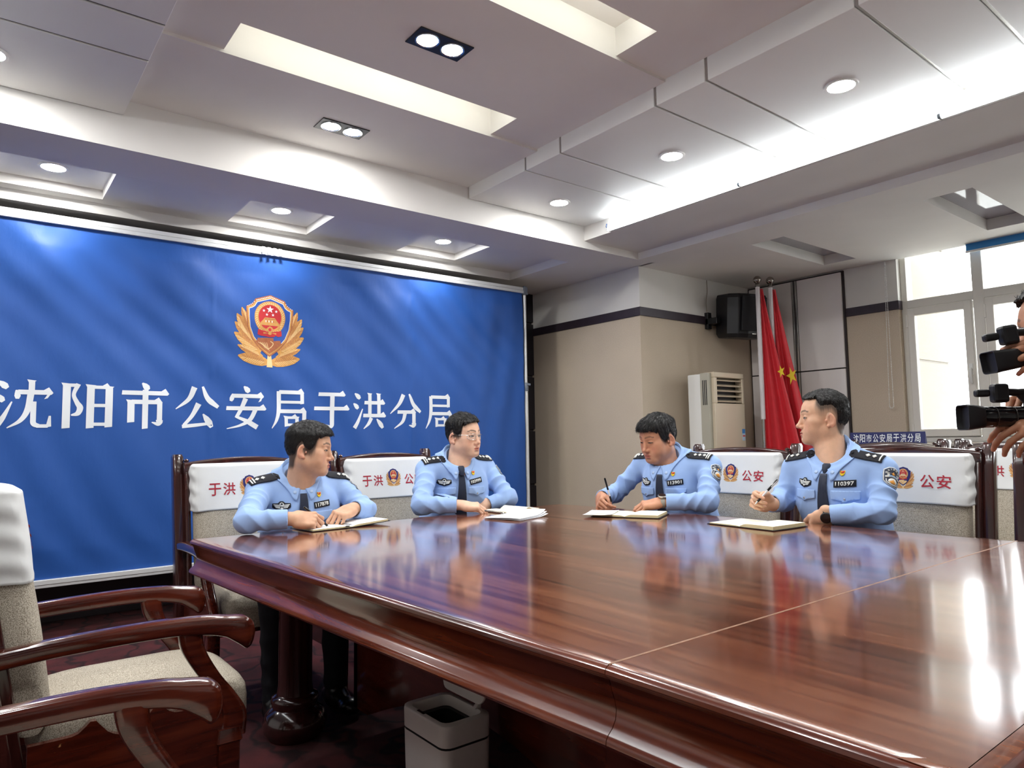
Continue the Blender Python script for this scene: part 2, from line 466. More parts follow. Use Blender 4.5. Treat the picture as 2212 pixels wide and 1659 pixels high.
def window(n, ya, yb, split):
    """pvc window: outer frame, mullions, transom, one casement; glass panes"""
    xa, xb = X1 + .06, X1 + .12
    zt, zb, ztr0, ztr1 = 2.78, ZSILL, 2.225, 2.30
    fr = MB()
    fr.box((xa, yb - .05, zb), (xb, yb, zt)); fr.box((xa, ya, zb), (xb, ya + .05, zt))
    fr.box((xa + .003, ya + .006, zb + .001), (xb - .003, yb - .006, zb + .05)); fr.box((xa + .003, ya + .006, zt - .05), (xb - .003, yb - .006, zt - .001))
    fr.box((xa + .002, ya + .006, ztr0), (xb - .002, yb - .006, ztr1))
    for s in split: fr.box((xa - .001, s - .04, zb + .006), (xb + .001, s + .04, zt - .006))
    w = struct(fr, 'window_%d' % n, FRAMEW, bevel=.006, seg=2)
    edges = sorted([ya] + list(split) + [yb])
    for i in range(len(edges) - 1):
        p, q = edges[i] + .045, edges[i + 1] - .045
        MB().box((xa + .03, p, ztr1 + .005), (xa + .036, q, zt - .05)).build('upper_pane', GLASSP, w)
        if i == len(edges) - 2 or i % 2 == 1:
            sa = MB()
            for lo, hi in (((p, zb + .05), (q, zb + .115)), ((p, ztr0 - .07), (q, ztr0 - .002)), ((p, zb + .05), (p + .065, ztr0)), ((q - .065, zb + .05), (q, ztr0))):
                k_ = .002 if hi[1] - lo[1] > .3 else 0.0; sa.box((xa - .02 - k_, lo[0] + k_, lo[1] + k_), (xa + .03 + k_, hi[0] - k_, hi[1] - k_))
            so = sa.build('casement', FRAMEW, w, bevel=.008)
            MB().box((xa + .005, p + .06, zb + .11), (xa + .011, q - .06, ztr0 - .065)).build('pane', GLASSP, so)
            hd = MB()
            hd.tube([(xa - .03, p + .032, 1.655), (xa - .042, p + .032, 1.655), (xa - .055, p + .032, 1.648), (xa - .056, p + .030, 1.60), (xa - .052, p + .026, 1.545), (xa - .048, p + .024, 1.535)], [.012, .012, .012, .010, .009, .006], 10)
            hd.box((xa - .03, p + .018, 1.61), (xa - .018, p + .046, 1.70))
            hd.build('window_handle', ACWHITE, so, smooth=40)
            hg = MB(); hg.box((xa - .028, q - .01, 2.06), (xa - .01, q + .008, 2.17)); hg.box((xa - .028, q - .01, 1.12), (xa - .01, q + .008, 1.22))
            hg.build('hinge', FRAMEW, so, bevel=.003)
        else:
            MB().box((xa + .03, p, zb + .05), (xa + .036, q, ztr0)).build('pane', GLASSP, w)
    struct(MB().box((X1 - .05, ya - .04, ZSILL - .03), (X1 + .12, yb + .02, ZSILL)), 'trim_sill_%d' % n, mat('sill_stone_%d' % n, srgb(206, 200, 190), .35), bevel=.006)
window(1, 0.80, 2.64, [2.05, 1.43])
window(2, -1.60, 0.30, [-.33, -.97])
# outside: rendered fin of the facade with two grooves of a separate grey, ground far below
fin = MB()
for a, b in ((-9, 1.80), (1.825, 2.92), (2.945, 6)):
    fin.box((X1 + WT, 2.70, a), (7.62, 3.3, b))
fin.box((X1 + WT, 2.715, -9), (7.60, 3.3, 6), 1)
struct(fin, 'wall_outside', [CONCRETE, mat('fin_groove', srgb(150, 146, 138), .9)])
struct(MB().box((X1 + 3, -60, -9.2), (120, 60, -9)), 'ground_outside', mat('pale_paving', srgb(170, 170, 165), .95, var=.1, vscale=1))

# ------------------------------------------------------------------ ceiling
c = MB()
ZT = 3.2
# back soffit with its long recess and square coffers
c.box((X0, 3.95, ZS), (4.5, 4.35, ZT)); c.box((X0, 5.18, ZS), (4.05, YW + .1, ZT)); c.box((4.05, 4.35, ZS), (XC + .02, YW + .1, ZT)); c.box((4.5, 3.95, ZS), (XC + .02, 4.35, ZT))
sqx = [-1.015, .345, 1.705, 3.065]
c.box((X0, 4.35, 2.74), (4.05, 4.50, ZT)); c.box((X0, 5.08, 2.74), (4.05, 5.18, ZT))
ex = [X0] + [v for s in sqx for v in (s - .29, s + .29)] + [4.05]
for a, b in zip(ex[0::2], ex[1::2]): c.box((a, 4.5, 2.74), (b, 5.08, ZT))
for s in sqx: c.box((s - .29, 4.5, 2.80), (s + .29, 5.08, ZT))
# window-side soffit with rectangular coffers
ry = [(2.83, 3.115), (1.55, 1.835), (.27, .555), (-1.01, -.725)]
c.box((4.5, Y0, ZS), (4.9, 3.95, ZT)); c.box((6.05, Y0, ZS), (X1 + .02, YC, ZT)); c.box((4.9, 3.95, ZS), (6.05, YC + .02, ZT)); c.box((4.67, 3.95, ZS), (4.9, YC + .02, ZT))
ey = [Y0] + [v for s in sorted(ry) for v in s] + [3.95]
for a, b in zip(ey[0::2], ey[1::2]): c.box((4.9, a, ZS), (6.05, b, ZT))
# lower ledges that carry the tube lights, both sides
c.box((3.86, Y0, 2.73), (4.5, 3.95, ZT)); c.box((-1.2, Y0, 2.73), (-.56, 3.95, ZT)); c.box((X0, Y0, ZS), (-1.2, 3.95, ZT))
# tray strips, each one a little higher than the strip nearer the banner, with cove slots
slots = [(2.94, 3.19), (1.93, 2.18), (.92, 1.17), (-.09, .16), (-1.10, -.85)]
yhi, z = 3.95, 2.93
for (a, b) in slots:
    c.box((.575, b, z), (2.73, yhi, ZT))
    z2 = z + .015
    c.box((.575, a, z2), (.86, b, ZT)); c.box((2.37, a, z2), (2.73, b, ZT))
    c.box((.86, a, 3.10), (2.37, b, ZT))
    yhi, z = a, z2
c.box((.575, Y0, z), (2.73, yhi, ZT))
c.box((X0, Y0, 3.15), (X1, YW, 3.25))
ceil = struct(c, 'ceiling', WHITE_C, base=(0, 0, 0))
for (a, b) in ry:
    MB().box((4.9, a, 2.755), (6.05, b, 2.765)).build('coffer_glass', mat('coffer_glass_%d' % int(a * 100), srgb(150, 146, 156), .06, coat=.5), ceil)
# flush panels beside the tray with metal joints
joints = [3.95, 3.31, 2.98, 2.25, 1.935, 1.22, .90, .19, -.13, -.84, -1.16, -1.87, -2.19, -2.90, -3.2]
for xa, xb in ((2.73, 3.86), (-.56, .575)):
    for p, q in zip(joints[:-1], joints[1:]):
        MB().box((xa, q + .008, 2.845), (xb, p - .008, 3.03)).build('ceiling_panel', PANEL_C, ceil, bevel=.003)
    for j in joints[1:-1]:
        MB().box((xa + .004, j - .007, 2.852), (xb, j + .007, 3.03)).build('joint_strip', METAL if xa > 0 else DARKMETAL, ceil)
# cove light strips hidden on the near side of each slot
for (a, b) in slots:
    MB().box((.90, a + .002, 3.02), (2.33, a + .012, 3.05)).build('cove_strip', LEDCOVE, ceil)
# ------------------------------------------------------------------ lamps in the ceiling
RINGM = mat('lamp_ring_white', srgb(236, 236, 234), .35)
def downlight(x, y, z, r, label, group):
    e = tag(empty('downlight', (x, y, z)), label, 'lamp', group)
    MB().lathe([(r * 1.28, .004), (r * 1.28, 0), (r * 1.22, -.006), (r * 1.02, -.006), (r * 1.0, -.002), (r * 1.0, .004)], (x, y, z), 32, caps=False).build('trim_ring', RINGM, e, smooth=50)
    MB().lathe([(r, -.003), (r * .97, -.0045), (0.001, -.0045)], (x, y, z), 32, caps=False).build('lens', LED, e, smooth=50)
    return e
for i, sx in enumerate(sqx):
    downlight(sx, 4.81, 2.80, .062, ['round downlight in a square coffer outside the picture on the left', 'leftmost round downlight in a square coffer above the blue banner',
              'middle round downlight in a square coffer above the crest on the banner', 'rightmost round downlight in a square coffer above the banner'][i], 'coffer downlights over the banner')
for i, (x, y) in enumerate([(3.305, 3.63), (3.305, 2.61), (3.305, 1.57), (3.305, .545), (3.305, -.48)]):
    downlight(x, y, 2.845, .062, ['round downlight in the white panel farthest from the camera', 'round downlight in the white panel second from the corner', 'large-looking round downlight in the nearest visible white panel',
              'round downlight above the near end of the table', 'round downlight above the floor behind the camera'][i], 'downlights in the white ceiling panels')
for i, (x, y) in enumerate([(.01, 3.63), (.01, 2.61), (.01, 1.57), (.01, .3)]):
    downlight(x, y, 2.845, .062, 'round downlight in a white panel at the left edge, ' + ['nearest the banner', 'second from the banner', 'third from the banner', 'beside the camera'][i], 'downlights left of the tray')

SPOTFRAME = mat('spot_frame_black', srgb(34, 36, 40), .35)
REFL = mat('spot_reflector', srgb(210, 214, 218), .12, 1.0)
def twin_spot(x, y, z, label):
    e = tag(empty('twin_spotlight', (x, y, z)), label, 'lamp', 'twin spotlights in the tray ceiling')
    fr = MB()
    fr.box((x - .14, y - .072, z - .006), (x + .14, y + .072, z))
    fr.build('frame', SPOTFRAME, e, bevel=.002)
    for s in (-1, 1):
        cx = x + s * .066
        MB().lathe([(.057, -.006), (.056, -.010), (.052, -.010), (.047, -.0065)], (cx, y, z), 28, caps=False).build('reflector_ring', REFL, e, smooth=50)
        MB().lathe([(.051, -.0068), (.03, -.0085), (.001, -.009)], (cx, y, z), 28, caps=False).build('lens', LED, e, smooth=50)
twin_spot(1.62, 3.60, 2.93, 'twin black-framed spotlight nearest the banner')
twin_spot(1.63, 2.57, 2.945, 'twin black-framed spotlight between the two bright ceiling slots')
twin_spot(1.63, 1.55, 2.96, 'twin black-framed spotlight overhead, outside the picture')

def tube_light(x, y0, y1, z, label):
    e = tag(empty('tube_light', (x, y0, z)), label, 'lamp', 'tube lights along the ceiling ledge')
    s = 1 if x > 1 else -1
    MB().box((x - .012 + .022 * s, y0, z - .014), (x + .012 + .022 * s, y1, z + .014)).build('batten', ACWHITE, e, bevel=.002)
    MB().tube([(x, y0 + .006, z), (x, y1 - .006, z)], .0125, 14).build('tube', LEDTUBE, e, smooth=40)
    for q in (y0, y1 - .006):
        MB().tube([(x, q, z), (x, q + .006, z)], .0135, 14).build('end_cap', GREYPLASTIC, e, smooth=40)
names = ['white LED tube light nearest the banner on the window-side ledge', 'second LED tube light from the banner on the window-side ledge', 'LED tube light at the right edge of the picture on the window-side ledge', 'LED tube light on the window-side ledge behind the camera']
for i in range(4):
    tube_light(3.825, 3.66 - 1.165 * (i + 1) + .004, 3.66 - 1.165 * i, 2.745, names[i])
    if i < 3: tube_light(-.525, 3.66 - 1.165 * (i + 1) + .004, 3.66 - 1.165 * i, 2.745, ['LED tube light on the left ledge outside the picture, nearest the banner', 'LED tube light on the left ledge outside the picture, in the middle', 'LED tube light on the left ledge outside the picture, behind the camera'][i])
wr_ = MB(); wr_.tube([(3.85, 3.69, 2.80), (3.838, 3.685, 2.775), (3.842, 3.675, 2.755), (3.825, 3.664, 2.745)], .004, 8)
tag(wr_.build('lamp_cord', mat('blue_cord', srgb(60, 90, 140), .5)), 'short blue connector cord at the end of the tube light', 'cord')
# ------------------------------------------------------------------ flat print helpers
def catmull(pts, n=8):
    pts = [np.array(p, float) for p in pts]
    if len(pts) < 3: 
        return [pts[0] + (pts[-1] - pts[0]) * t for t in np.linspace(0, 1, n + 1)]
    P = [2 * pts[0] - pts[1]] + pts + [2 * pts[-1] - pts[-2]]
    out = []
    for i in range(1, len(P) - 2):
        for k in range(n):
            t = k / n
            a, b, c_, d = P[i - 1], P[i], P[i + 1], P[i + 2]
            out.append(0.5 * ((2 * b) + (c_ - a) * t + (2 * a - 5 * b + 4 * c_ - d) * t * t + (3 * b - a - 3 * c_ + d) * t ** 3))
    out.append(pts[-1])
    return out

def ribbon(pts, ws, n=8):
    """variable width stroke -> list of quads"""
    c_ = catmull(pts, n)
    w = np.interp(np.linspace(0, 1, len(c_)), np.linspace(0, 1, len(ws)), ws)
    L_, R_ = [], []
    for i, p in enumerate(c_):
        t = c_[min(i + 1, len(c_) - 1)] - c_[max(i - 1, 0)]
        t = t / (np.linalg.norm(t) + 1e-9)
        nn = np.array([-t[1], t[0]])
        L_.append(p + nn * w[i] / 2); R_.append(p - nn * w[i] / 2)
    return [[R_[i], R_[i + 1], L_[i + 1], L_[i]] for i in range(len(c_) - 1)]

TH, TV = 9.5, 14.5
def sH(x0, x1, y, t=TH, serif=True):
    q = [[(x0, y - t / 2), (x1 - 2, y - t / 2), (x1 - 2, y + t / 2), (x0 + 1, y + t / 2)]]
    if serif: q.append([(x1 - 15, y + t / 2), (x1 - 1.5, y - t / 2), (x1 + 2, y - 1), (x1 - 6, y + t / 2 + 6)])
    return q
def sV(x, y0, y1, t=TV, flare=True):
    q = [[(x - t / 2, y1), (x + t / 2, y1 + 1.5), (x + t / 2, y0), (x - t / 2, y0)]]
    if flare: q.append([(x - t / 2 - 3, y0 + 2), (x - t / 2, y0 - 4), (x + t / 2, y0 - 2), (x + t / 2 + 2.5, y0)])
    return q
def dot(x0, y0, x1, y1, w=13): return ribbon([(x0, y0), ((x0 + x1) / 2 + 1, (y0 + y1) / 2), (x1, y1)], [3, w * .8, w, w * .55], 6)
def pie(*p, w=(12, 11, 8, 2)): return ribbon(p, list(w))
def na(*p, w=(3, 8, 13, 10)): return ribbon(p, list(w))
def hook(x, y, dx=-13, dy=6, t=TV): return ribbon([(x, y + 2), (x - .5, y - 3), (x - 4, y - 6.5), (x + dx, y - 9 + dy)], [t, t * .95, t * .62, 2], 6)
water = lambda: dot(5, 95, 21, 81) + dot(1, 68, 15, 54) + ribbon([(3, 2), (15, 22), (29, 54)], [11, 9, 2.5])
GLYPH = {
 '沈': lambda: water() + sH(38, 98, 74) + [[(99, 76), (92, 74), (84, 60), (90, 62)]] + dot(36, 78, 38, 60, 11) + sV(62, 98, 70, 11) + pie((61, 72), (56, 38), (44, 16), (22, 1)) + ribbon([(66, 55), (66, 24), (67, 10), (76, 5)], [10, 10, 10, 8]) + sH(72, 94, 5, 7, False) + [[(88, 2), (98, 4), (97, 26), (93, 26)]],
 '阳': lambda: sV(11, 94, 0) + sH(11, 33, 91, 7, False) + ribbon([(32, 94), (24, 72), (30, 55), (36, 44), (32, 32), (20, 28)], [9, 7, 9, 12, 10, 3]) + sV(55, 92, 0) + sV(90, 90, 2) + sH(55, 92, 88, 7) + sH(55, 90, 49, 7, False) + sH(55, 90, 9, 7, False),
 '市': lambda: dot(43, 101, 56, 86, 14) + sH(2, 98, 79) + sV(50, 86, -1, 12, False) + sV(21, 62, 13) + sH(21, 84, 59) + sV(80, 60, 16, 11, False) + hook(80, 17, -16, 6),
 '公': lambda: pie((42, 96), (30, 68), (2, 45), w=(13, 11, 8, 2)) + na((60, 98), (72, 70), (96, 50), w=(5, 10, 13, 8)) + pie((52, 58), (38, 30), (20, 8), w=(13, 10, 8, 7)) + ribbon([(16, 5), (45, 8), (78, 12)], [8, 8, 6]) + dot(62, 34, 82, 3, 15),
 '安': lambda: dot(43, 102, 56, 88, 14) + dot(17, 84, 13, 66, 11) + sH(17, 92, 79) + [[(93, 82), (87, 78), (79, 64), (86, 67)]] + pie((48, 73), (38, 48), (26, 26), w=(12, 10, 9, 8)) + na((26, 29), (52, 18), (78, 3), w=(6, 8, 12, 12)) + pie((74, 50), (60, 22), (36, 8), (4, 0), w=(11, 10, 6, 2)) + sH(2, 98, 49),
 '局': lambda: sH(20, 86, 92) + sV(82, 92, 62, 10, False) + sH(20, 84, 67, 7, False) + pie((20, 94), (20, 48), (14, 22), (2, 1), w=(11, 11, 8, 2)) + sH(20, 92, 44) + sV(88, 44, 12, 10.5, False) + hook(88, 13, -14, 6, 10.5) + sV(40, 31, 5, 9) + sV(69, 30, 7, 9) + sH(40, 70, 28, 6.5) + sH(40, 69, 10, 6.5, False),
 '于': lambda: sH(14, 88, 90) + sH(2, 99, 53) + sV(52, 90, 10, 12, False) + hook(52, 12, -19, 8, 12),
 '洪': lambda: water() + sH(34, 97, 71) + sH(30, 99, 36) + sV(51, 96, 36, 10.5) + sV(79, 96, 36, 10.5) + pie((56, 30), (47, 14), (31, 0), w=(11, 9, 2)) + dot(72, 27, 91, 2, 13),
 '分': lambda: pie((42, 96), (28, 68), (2, 42), w=(12, 11, 8, 2)) + na((60, 98), (74, 68), (97, 47), w=(5, 10, 13, 8)) + sH(24, 80, 47) + sV(75, 48, 13, 11, False) + hook(75, 14, -15, 5) + pie((48, 46), (40, 20), (14, 1), w=(11, 9, 2)),
}

_fcurve = bpy.data.curves.new('glyph_source', 'FONT')
_fobj = bpy.data.objects.new('glyph_source', _fcurve)
_glyph_cache = {}
def text2d(body, bold=0.0, res=2):
    """outline of a text as a flat triangulated mesh: (verts Nx2 scaled to height 1 for CJK), faces"""
    key = (body, bold, res)
    if key in _glyph_cache: return _glyph_cache[key]
    if _fobj.name not in COL.objects: COL.objects.link(_fobj)
    _fcurve.body = body; _fcurve.offset = bold; _fcurve.resolution_u = res; _fcurve.fill_mode = 'FRONT'
    bpy.context.view_layer.update()
    dg = bpy.context.evaluated_depsgraph_get()
    me = bpy.data.meshes.new_from_object(_fobj.evaluated_get(dg))
    vs = np.array([v.co[:2] for v in me.vertices]); fs = [tuple(p.vertices) for p in me.polygons]
    bpy.data.meshes.remove(me)
    COL.objects.unlink(_fobj)
    _glyph_cache[key] = (vs, fs)
    return vs, fs

def fit_text(body, w, h, bold=0.0, cx=0, cy=0, keep=False):
    vs, fs = text2d(body, bold)
    lo, hi = vs.min(0), vs.max(0)
    s = np.array([w, h]) / (hi - lo)
    if keep: s[:] = s.min()
    return (vs - (lo + hi) / 2) * s + np.array([cx, cy]), fs

# ------------------------------------------------------------------ the crest, in a unit square (-.5...5), list of (polygon, material index)
def ell(cx, cy, rx, ry, n=32, a0=0, a1=2 * PI): return [(cx + rx * math.cos(a0 + (a1 - a0) * k / n), cy + ry * math.sin(a0 + (a1 - a0) * k / n)) for k in range(n)]
def star(cx, cy, r, rot=PI / 2): return [(cx + (r if k % 2 == 0 else r * .4) * math.cos(rot + k * PI / 5), cy + (r if k % 2 == 0 else r * .4) * math.sin(rot + k * PI / 5)) for k in range(10)]
def shield(s, ox=0, oy=0):
    right = [(0, .50), (.20, .435), (.235, .375), (.275, .345), (.325, .325), (.325, .20), (.31, .05), (.25, -.10), (.14, -.23), (0, -.33)]
    full = right + [(-x, y) for x, y in right[-2:0:-1]]
    cx, cy = 0, .10
    return [(cx + (x - cx) * s + ox, cy + (y - cy) * s + oy) for x, y in full][::-1]
def leaf(x0, y0, x1, y1, w):
    return ribbon([(x0, y0), (x0 * .5 + x1 * .5, y0 * .5 + y1 * .5), (x1, y1)], [w * .45, w * .9, w, w * .95, w * .75, w * .12], 8)
def crest(blue=True):
    """material ids: 0 gold 1 pale gold 2 bronze 3 red 4 white 5 blue"""
    out = []   # (layer, poly, mat)
    for s in (-1, 1):
        for k, (x0, y0, x1, y1, w) in enumerate([(.28, .00, .385, .30, .085), (.28, -.08, .45, .21, .11), (.22, -.16, .475, .10, .12), (.12, -.27, .485, -.04, .15), (.10, -.34, .44, -.20, .10), (.02, -.41, .43, -.335, .145)]):
            pl = leaf(x0 * s, y0, x1 * s, y1, w)
            for q in pl: out.append((0, [tuple(p) for p in q], 0))
            d = np.array([x1 - x0, y1 - y0]); nn = np.array([-d[1], d[0]]) / np.linalg.norm(d)
            for t in np.linspace(.14, .80, 11):
                b = np.array([x0, y0]) + d * t
                for sg in (-1, 1):
                    e = b + d * .12 + nn * sg * w * .36 * (1 if t < .7 else .6)
                    for q in ribbon([(b[0] * s, b[1]), (e[0] * s, e[1])], [.009, .004], 2): out.append((1, [tuple(p) for p in q], 2 if (sg < 0) == (k % 2 == 0) else 1))
    for q in ribbon([(0, -.30), (0, -.47)], [.05, .085], 3): out.append((1, [tuple(p) for p in q], 1))
    out.append((2, shield(1.0), 2 if not blue else 5))
    out.append((3, shield(.95), 0 if not blue else 5))
    if not blue:
        for k in range(9):
            for s in (-1, 1):
                t = (k + .5) / 9
                out.append((4, ell(s * .19 * t, .478 - .062 * t, .0075, .0075, 8), 4))
        for k in range(5):
            for s in (-1, 1):
                t = (k + .5) / 5
                out.append((4, ell(s * (.205 + .11 * t), .415 - .10 * math.sqrt(t) + .008, .0065, .0065, 8), 4))
        out.append((4, shield(.885), 4))
    out.append((5, shield(.865), 5))
    # great wall at the foot of the shield
    wl = [(-.20, -.135), (-.17, -.11), (-.165, -.085), (-.13, -.085), (-.13, -.105), (-.05, -.12), (-.045, -.075), (.05, -.075), (.055, -.115), (.12, -.13), (.125, -.105), (.15, -.105), (.155, -.14), (.185, -.14), (.10, -.215), (0, -.285), (-.10, -.215)]
    out.append((6, wl[::-1], 2 if not blue else 1))
    for k in range(5):
        for q in ribbon([(-.16 + .03 * k, -.14), (-.10 + .02 * k, -.17 - .01 * k), (-.06 + .015 * k, -.215 - .008 * k)], [.006, .008, .004], 3): out.append((7, [tuple(p) for p in q], 1 if not blue else 0))
    for q in ribbon([(.01, -.12), (.05, -.15), (.02, -.20), (-.03, -.23)], [.01, .012, .01, .006], 4): out.append((7, [tuple(p) for p in q], 1 if not blue else 0))
    # national emblem in the middle: wheat ring, red disc, stars, gate, drapery
    out.append((6, ell(0, .19, .215, .225, 40), 0))
    for k in range(44):
        a = 2 * PI * k / 44
        b = ribbon([(.172 * math.cos(a), .19 + .182 * math.sin(a)), (.208 * math.cos(a + .12), .19 + .218 * math.sin(a + .12))], [.012, .005], 2)
        for q in b: out.append((7, [tuple(p) for p in q], 1))
    dr = [(-.165, .03), (-.17, -.04), (-.12, -.055), (-.08, -.04), (-.06, -.06), (0, -.065), (.06, -.06), (.08, -.04), (.12, -.055), (.17, -.04), (.165, .03), (0, .0)]
    out.append((8, dr, 3))
    out.append((8, ell(0, .20, .158, .168, 36), 3))
    out.append((9, star(0, .305, .052), 4 if not blue else 1))
    for x, y in ((-.085, .285), (.085, .285), (-.042, .235), (.042, .235)): out.append((9, star(x, y, .022), 4 if not blue else 1))
    gate = [(-.14, .09), (.14, .09), (.13, .125), (.075, .125), (.075, .165), (.09, .168), (.07, .195), (-.07, .195), (-.09, .168), (-.075, .165), (-.075, .125), (-.13, .125)]
    out.append((9, gate, 0 if not blue else 1))
    out.append((10, [(-.07, .172), (.07, .172), (.07, .18), (-.07, .18)], 2))
    for k in range(6): out.append((10, [(-.062 + .022 * k, .132), (-.05 + .022 * k, .132), (-.05 + .022 * k, .158), (-.062 + .022 * k, .158)], 2 if k % 2 else 4))
    for q in ribbon([(-.15, .07), (-.07, .03), (0, .045), (.07, .03), (.15, .07)], [.022, .026, .03, .026, .022], 5): out.append((9, [tuple(p) for p in q], 0))
    out.append((10, [(.045 * math.cos(a) * (1 if k % 2 else .8), .035 + .045 * math.sin(a) * (1 if k % 2 else .8)) for k, a in enumerate(np.linspace(0, 2 * PI, 24, endpoint=False))], 0))
    out.append((11, ell(0, .035, .022, .022, 14), 3))
    for s in (-1, 1):
        pl = [(s * .02, -.01), (s * .09, -.025), (s * .09, -.005), (s * .02, -.015)]
        out.append((9, pl if s > 0 else pl[::-1], 0))
    out.append((10, ell(0, -.018, .025, .02, 12), 0))
    return out
CREST_M = [GOLDINK, GOLDLT, GOLDDK, CRED, WHITEINK, BLUEINK]

def fine(vs, fs, maxe):
    """flat shape cut into small triangles so that it can follow cloth"""
    bm = bmesh.new()
    bv = [bm.verts.new((p[0], p[1], 0)) for p in vs]
    for f in fs:
        try: bm.faces.new([bv[i] for i in f])
        except ValueError: pass
    bmesh.ops.triangulate(bm, faces=bm.faces)
    for _ in range(6):
        le_ = [e for e in bm.edges if e.calc_length() > maxe]
        if not le_: break
        bmesh.ops.subdivide_edges(bm, edges=le_, cuts=1)
        bmesh.ops.triangulate(bm, faces=[f for f in bm.faces if len(f.verts) > 3])
    bm.verts.ensure_lookup_table(); bm.verts.index_update()
    out = [(v.co.x, v.co.y) for v in bm.verts], [tuple(w.index for w in f.verts) for f in bm.faces]
    bm.free()
    return out

# ------------------------------------------------------------------ the blue banner on its stand
YB, BX0, BX1, BZ0, BZ1 = 5.10, -.69, 4.135, .345, 2.545
def fold(x, z):
    """cloth relief: diagonal pull creases and slack"""
    d = .010 * math.sin(x * 1.7 + .6) * math.sin(z * 1.1)
    d += .006 * math.sin((x + .62 * z) * 8.4 + 1.3 * math.sin(z * 2.1) + .8 * math.sin(x * 2.3)) * (0.4 + .6 * math.exp(-((z - 2.3) / .8) ** 2))
    d += .0022 * math.sin((x + .85 * z) * 21 + 2.2 * math.sin(z * 3.1) + 1.5 * math.sin(x * 1.9)) * (.35 + .65 * math.sin(x * 1.25 + z * 1.7) ** 2)
    d += .004 * math.sin((x - .8 * z) * 8.3 + 2 * math.sin(x * 1.3)) * math.exp(-((z - 2.45) / .45) ** 2)
    d += .003 * math.sin(x * 23 + 3 * math.sin(z * 2.0)) * math.exp(-((x - 3.9) / .35) ** 2)
    d += .0035 * math.exp(-((x - 1.33) / .015) ** 2) * (0.5 + .5 * math.sin(z * 21 + 2 * math.sin(z * 7))) + .0035 * math.exp(-((x - 2.93) / .015) ** 2) * (.5 + .5 * math.sin(z * 17))
    return 1.9 * d * min(1.0, (BZ1 - z) * 6 + .1) * min(1.0, (z - BZ0) * 5 + .1)
bn = tag(empty('banner_stand', (1.73, YB, 0)), 'wide blue banner with gold crest and white characters on a pole stand', 'banner')
nx, nz = 330, 150
cloth = MB().grid(lambda u, v: (BX0 + (BX1 - BX0) * u, YB - fold(BX0 + (BX1 - BX0) * u, BZ0 + (BZ1 - BZ0) * v), BZ0 + (BZ1 - BZ0) * v), nx, nz)
clo = cloth.build('banner_cloth', BANNER, bn, smooth=60, solid=.0012)
for i, ch in enumerate('沈阳市公安局于洪分局'):
    mbx = MB(); cx, s = .262 + .3265 * i, .00296
    cz = 1.405 - .0015 * i
    for q in GLYPH[ch]():
        q, qf = fine(q, [tuple(range(len(q)))], 12)
        mbx.add([(cx + (p[0] - 50) * s * .98, YB - .0026 - fold(cx + (p[0] - 50) * s * .98, cz + (p[1] - 49) * s), cz + (p[1] - 49) * s) for p in q], qf)
    mbx.build('white_character', WHITEINK, clo)
mbx = MB()
for lay, pl, mi in crest(False):
    pl, plf = fine(pl, [tuple(range(len(pl)))], .045)
    mbx.add([(1.735 + p[0] * .535, YB - .0022 - lay * .00045 - fold(1.735 + p[0] * .535, 1.965 + p[1] * .555), 1.965 + p[1] * .555) for p in pl], plf, mi)
BLUEFIELD = mat('crest_blue_field', srgb(40, 82, 168), .45)
mbx.build('gold_crest', [GOLDINK, GOLDLT, GOLDDK, CRED, WHITEINK, BLUEFIELD], clo)
# rails, poles, fittings
rail = MB(); rail.box((BX0 - .01, YB - .016, 2.565), (4.14, YB + .016, 2.593)); rail.box((BX0 - .01, YB - .022, 2.535), (4.14, YB + .018, 2.562))
rail.build('top_rail', ALU, bn, bevel=.003)
rail = MB(); rail.box((BX0 - .01, YB - .020, .322), (4.14, YB + .016, .352)); rail.box((BX0 - .01, YB - .014, .303), (4.14, YB + .012, .3205))
rail.build('bottom_rail', ALU, bn, bevel=.003)
for k in range(4):
    x = 1.668 + .042 * k
    cp = MB(); cp.box((x - .012, YB - .034, 2.548), (x + .012, YB - .020, 2.592)); cp.prism([(-.013, 0), (.013, 0), (.004, .03), (-.004, .03)], (x, YB - .034, 2.532), (1, 0, 0), (0, 0, 1), .012, 0)
    cp.build('banner_clip', ALU, bn, bevel=.002)
for sx in (4.165, BX0 - .035):
    MB().tube([(sx, YB, 1.60), (sx, YB, 2.56)], .0145, 16).build('upper_pole', ALU, bn, smooth=40)
    MB().tube([(sx, YB, .03), (sx, YB, 1.66)], .0185, 16).build('lower_pole', ALU, bn, smooth=40)
    cl_ = MB(); cl_.lathe([(.022, 0), (.024, .004), (.024, .075), (.022, .08)], (sx, YB, 1.60), 16); cl_.tube([(sx, YB - .02, 1.66), (sx + .025, YB - .035, 1.66)], .011, 8)
    cl_.build('height_clamp', GREYPLASTIC, bn, smooth=40)
    hd = MB(); hd.box((sx - .026, YB - .026, 2.53), (sx + .02, YB + .022, 2.60)); hd.box((sx - .03, YB - .03, 2.525), (sx + .026, YB + .026, 2.536)); hd.lathe([(.016, 0), (.012, .012)], (sx, YB, 2.60), 12)
    hd.build('pole_head', GREYPLASTIC, bn, bevel=.004)
    ft = MB(); ft.box((sx - .12, YB - .28, 0), (sx + .12, YB + .28, .012)); ft.lathe([(.03, .012), (.022, .06)], (sx, YB, 0), 16)
    ft.build('base_plate', GREYPLASTIC, bn, bevel=.004)
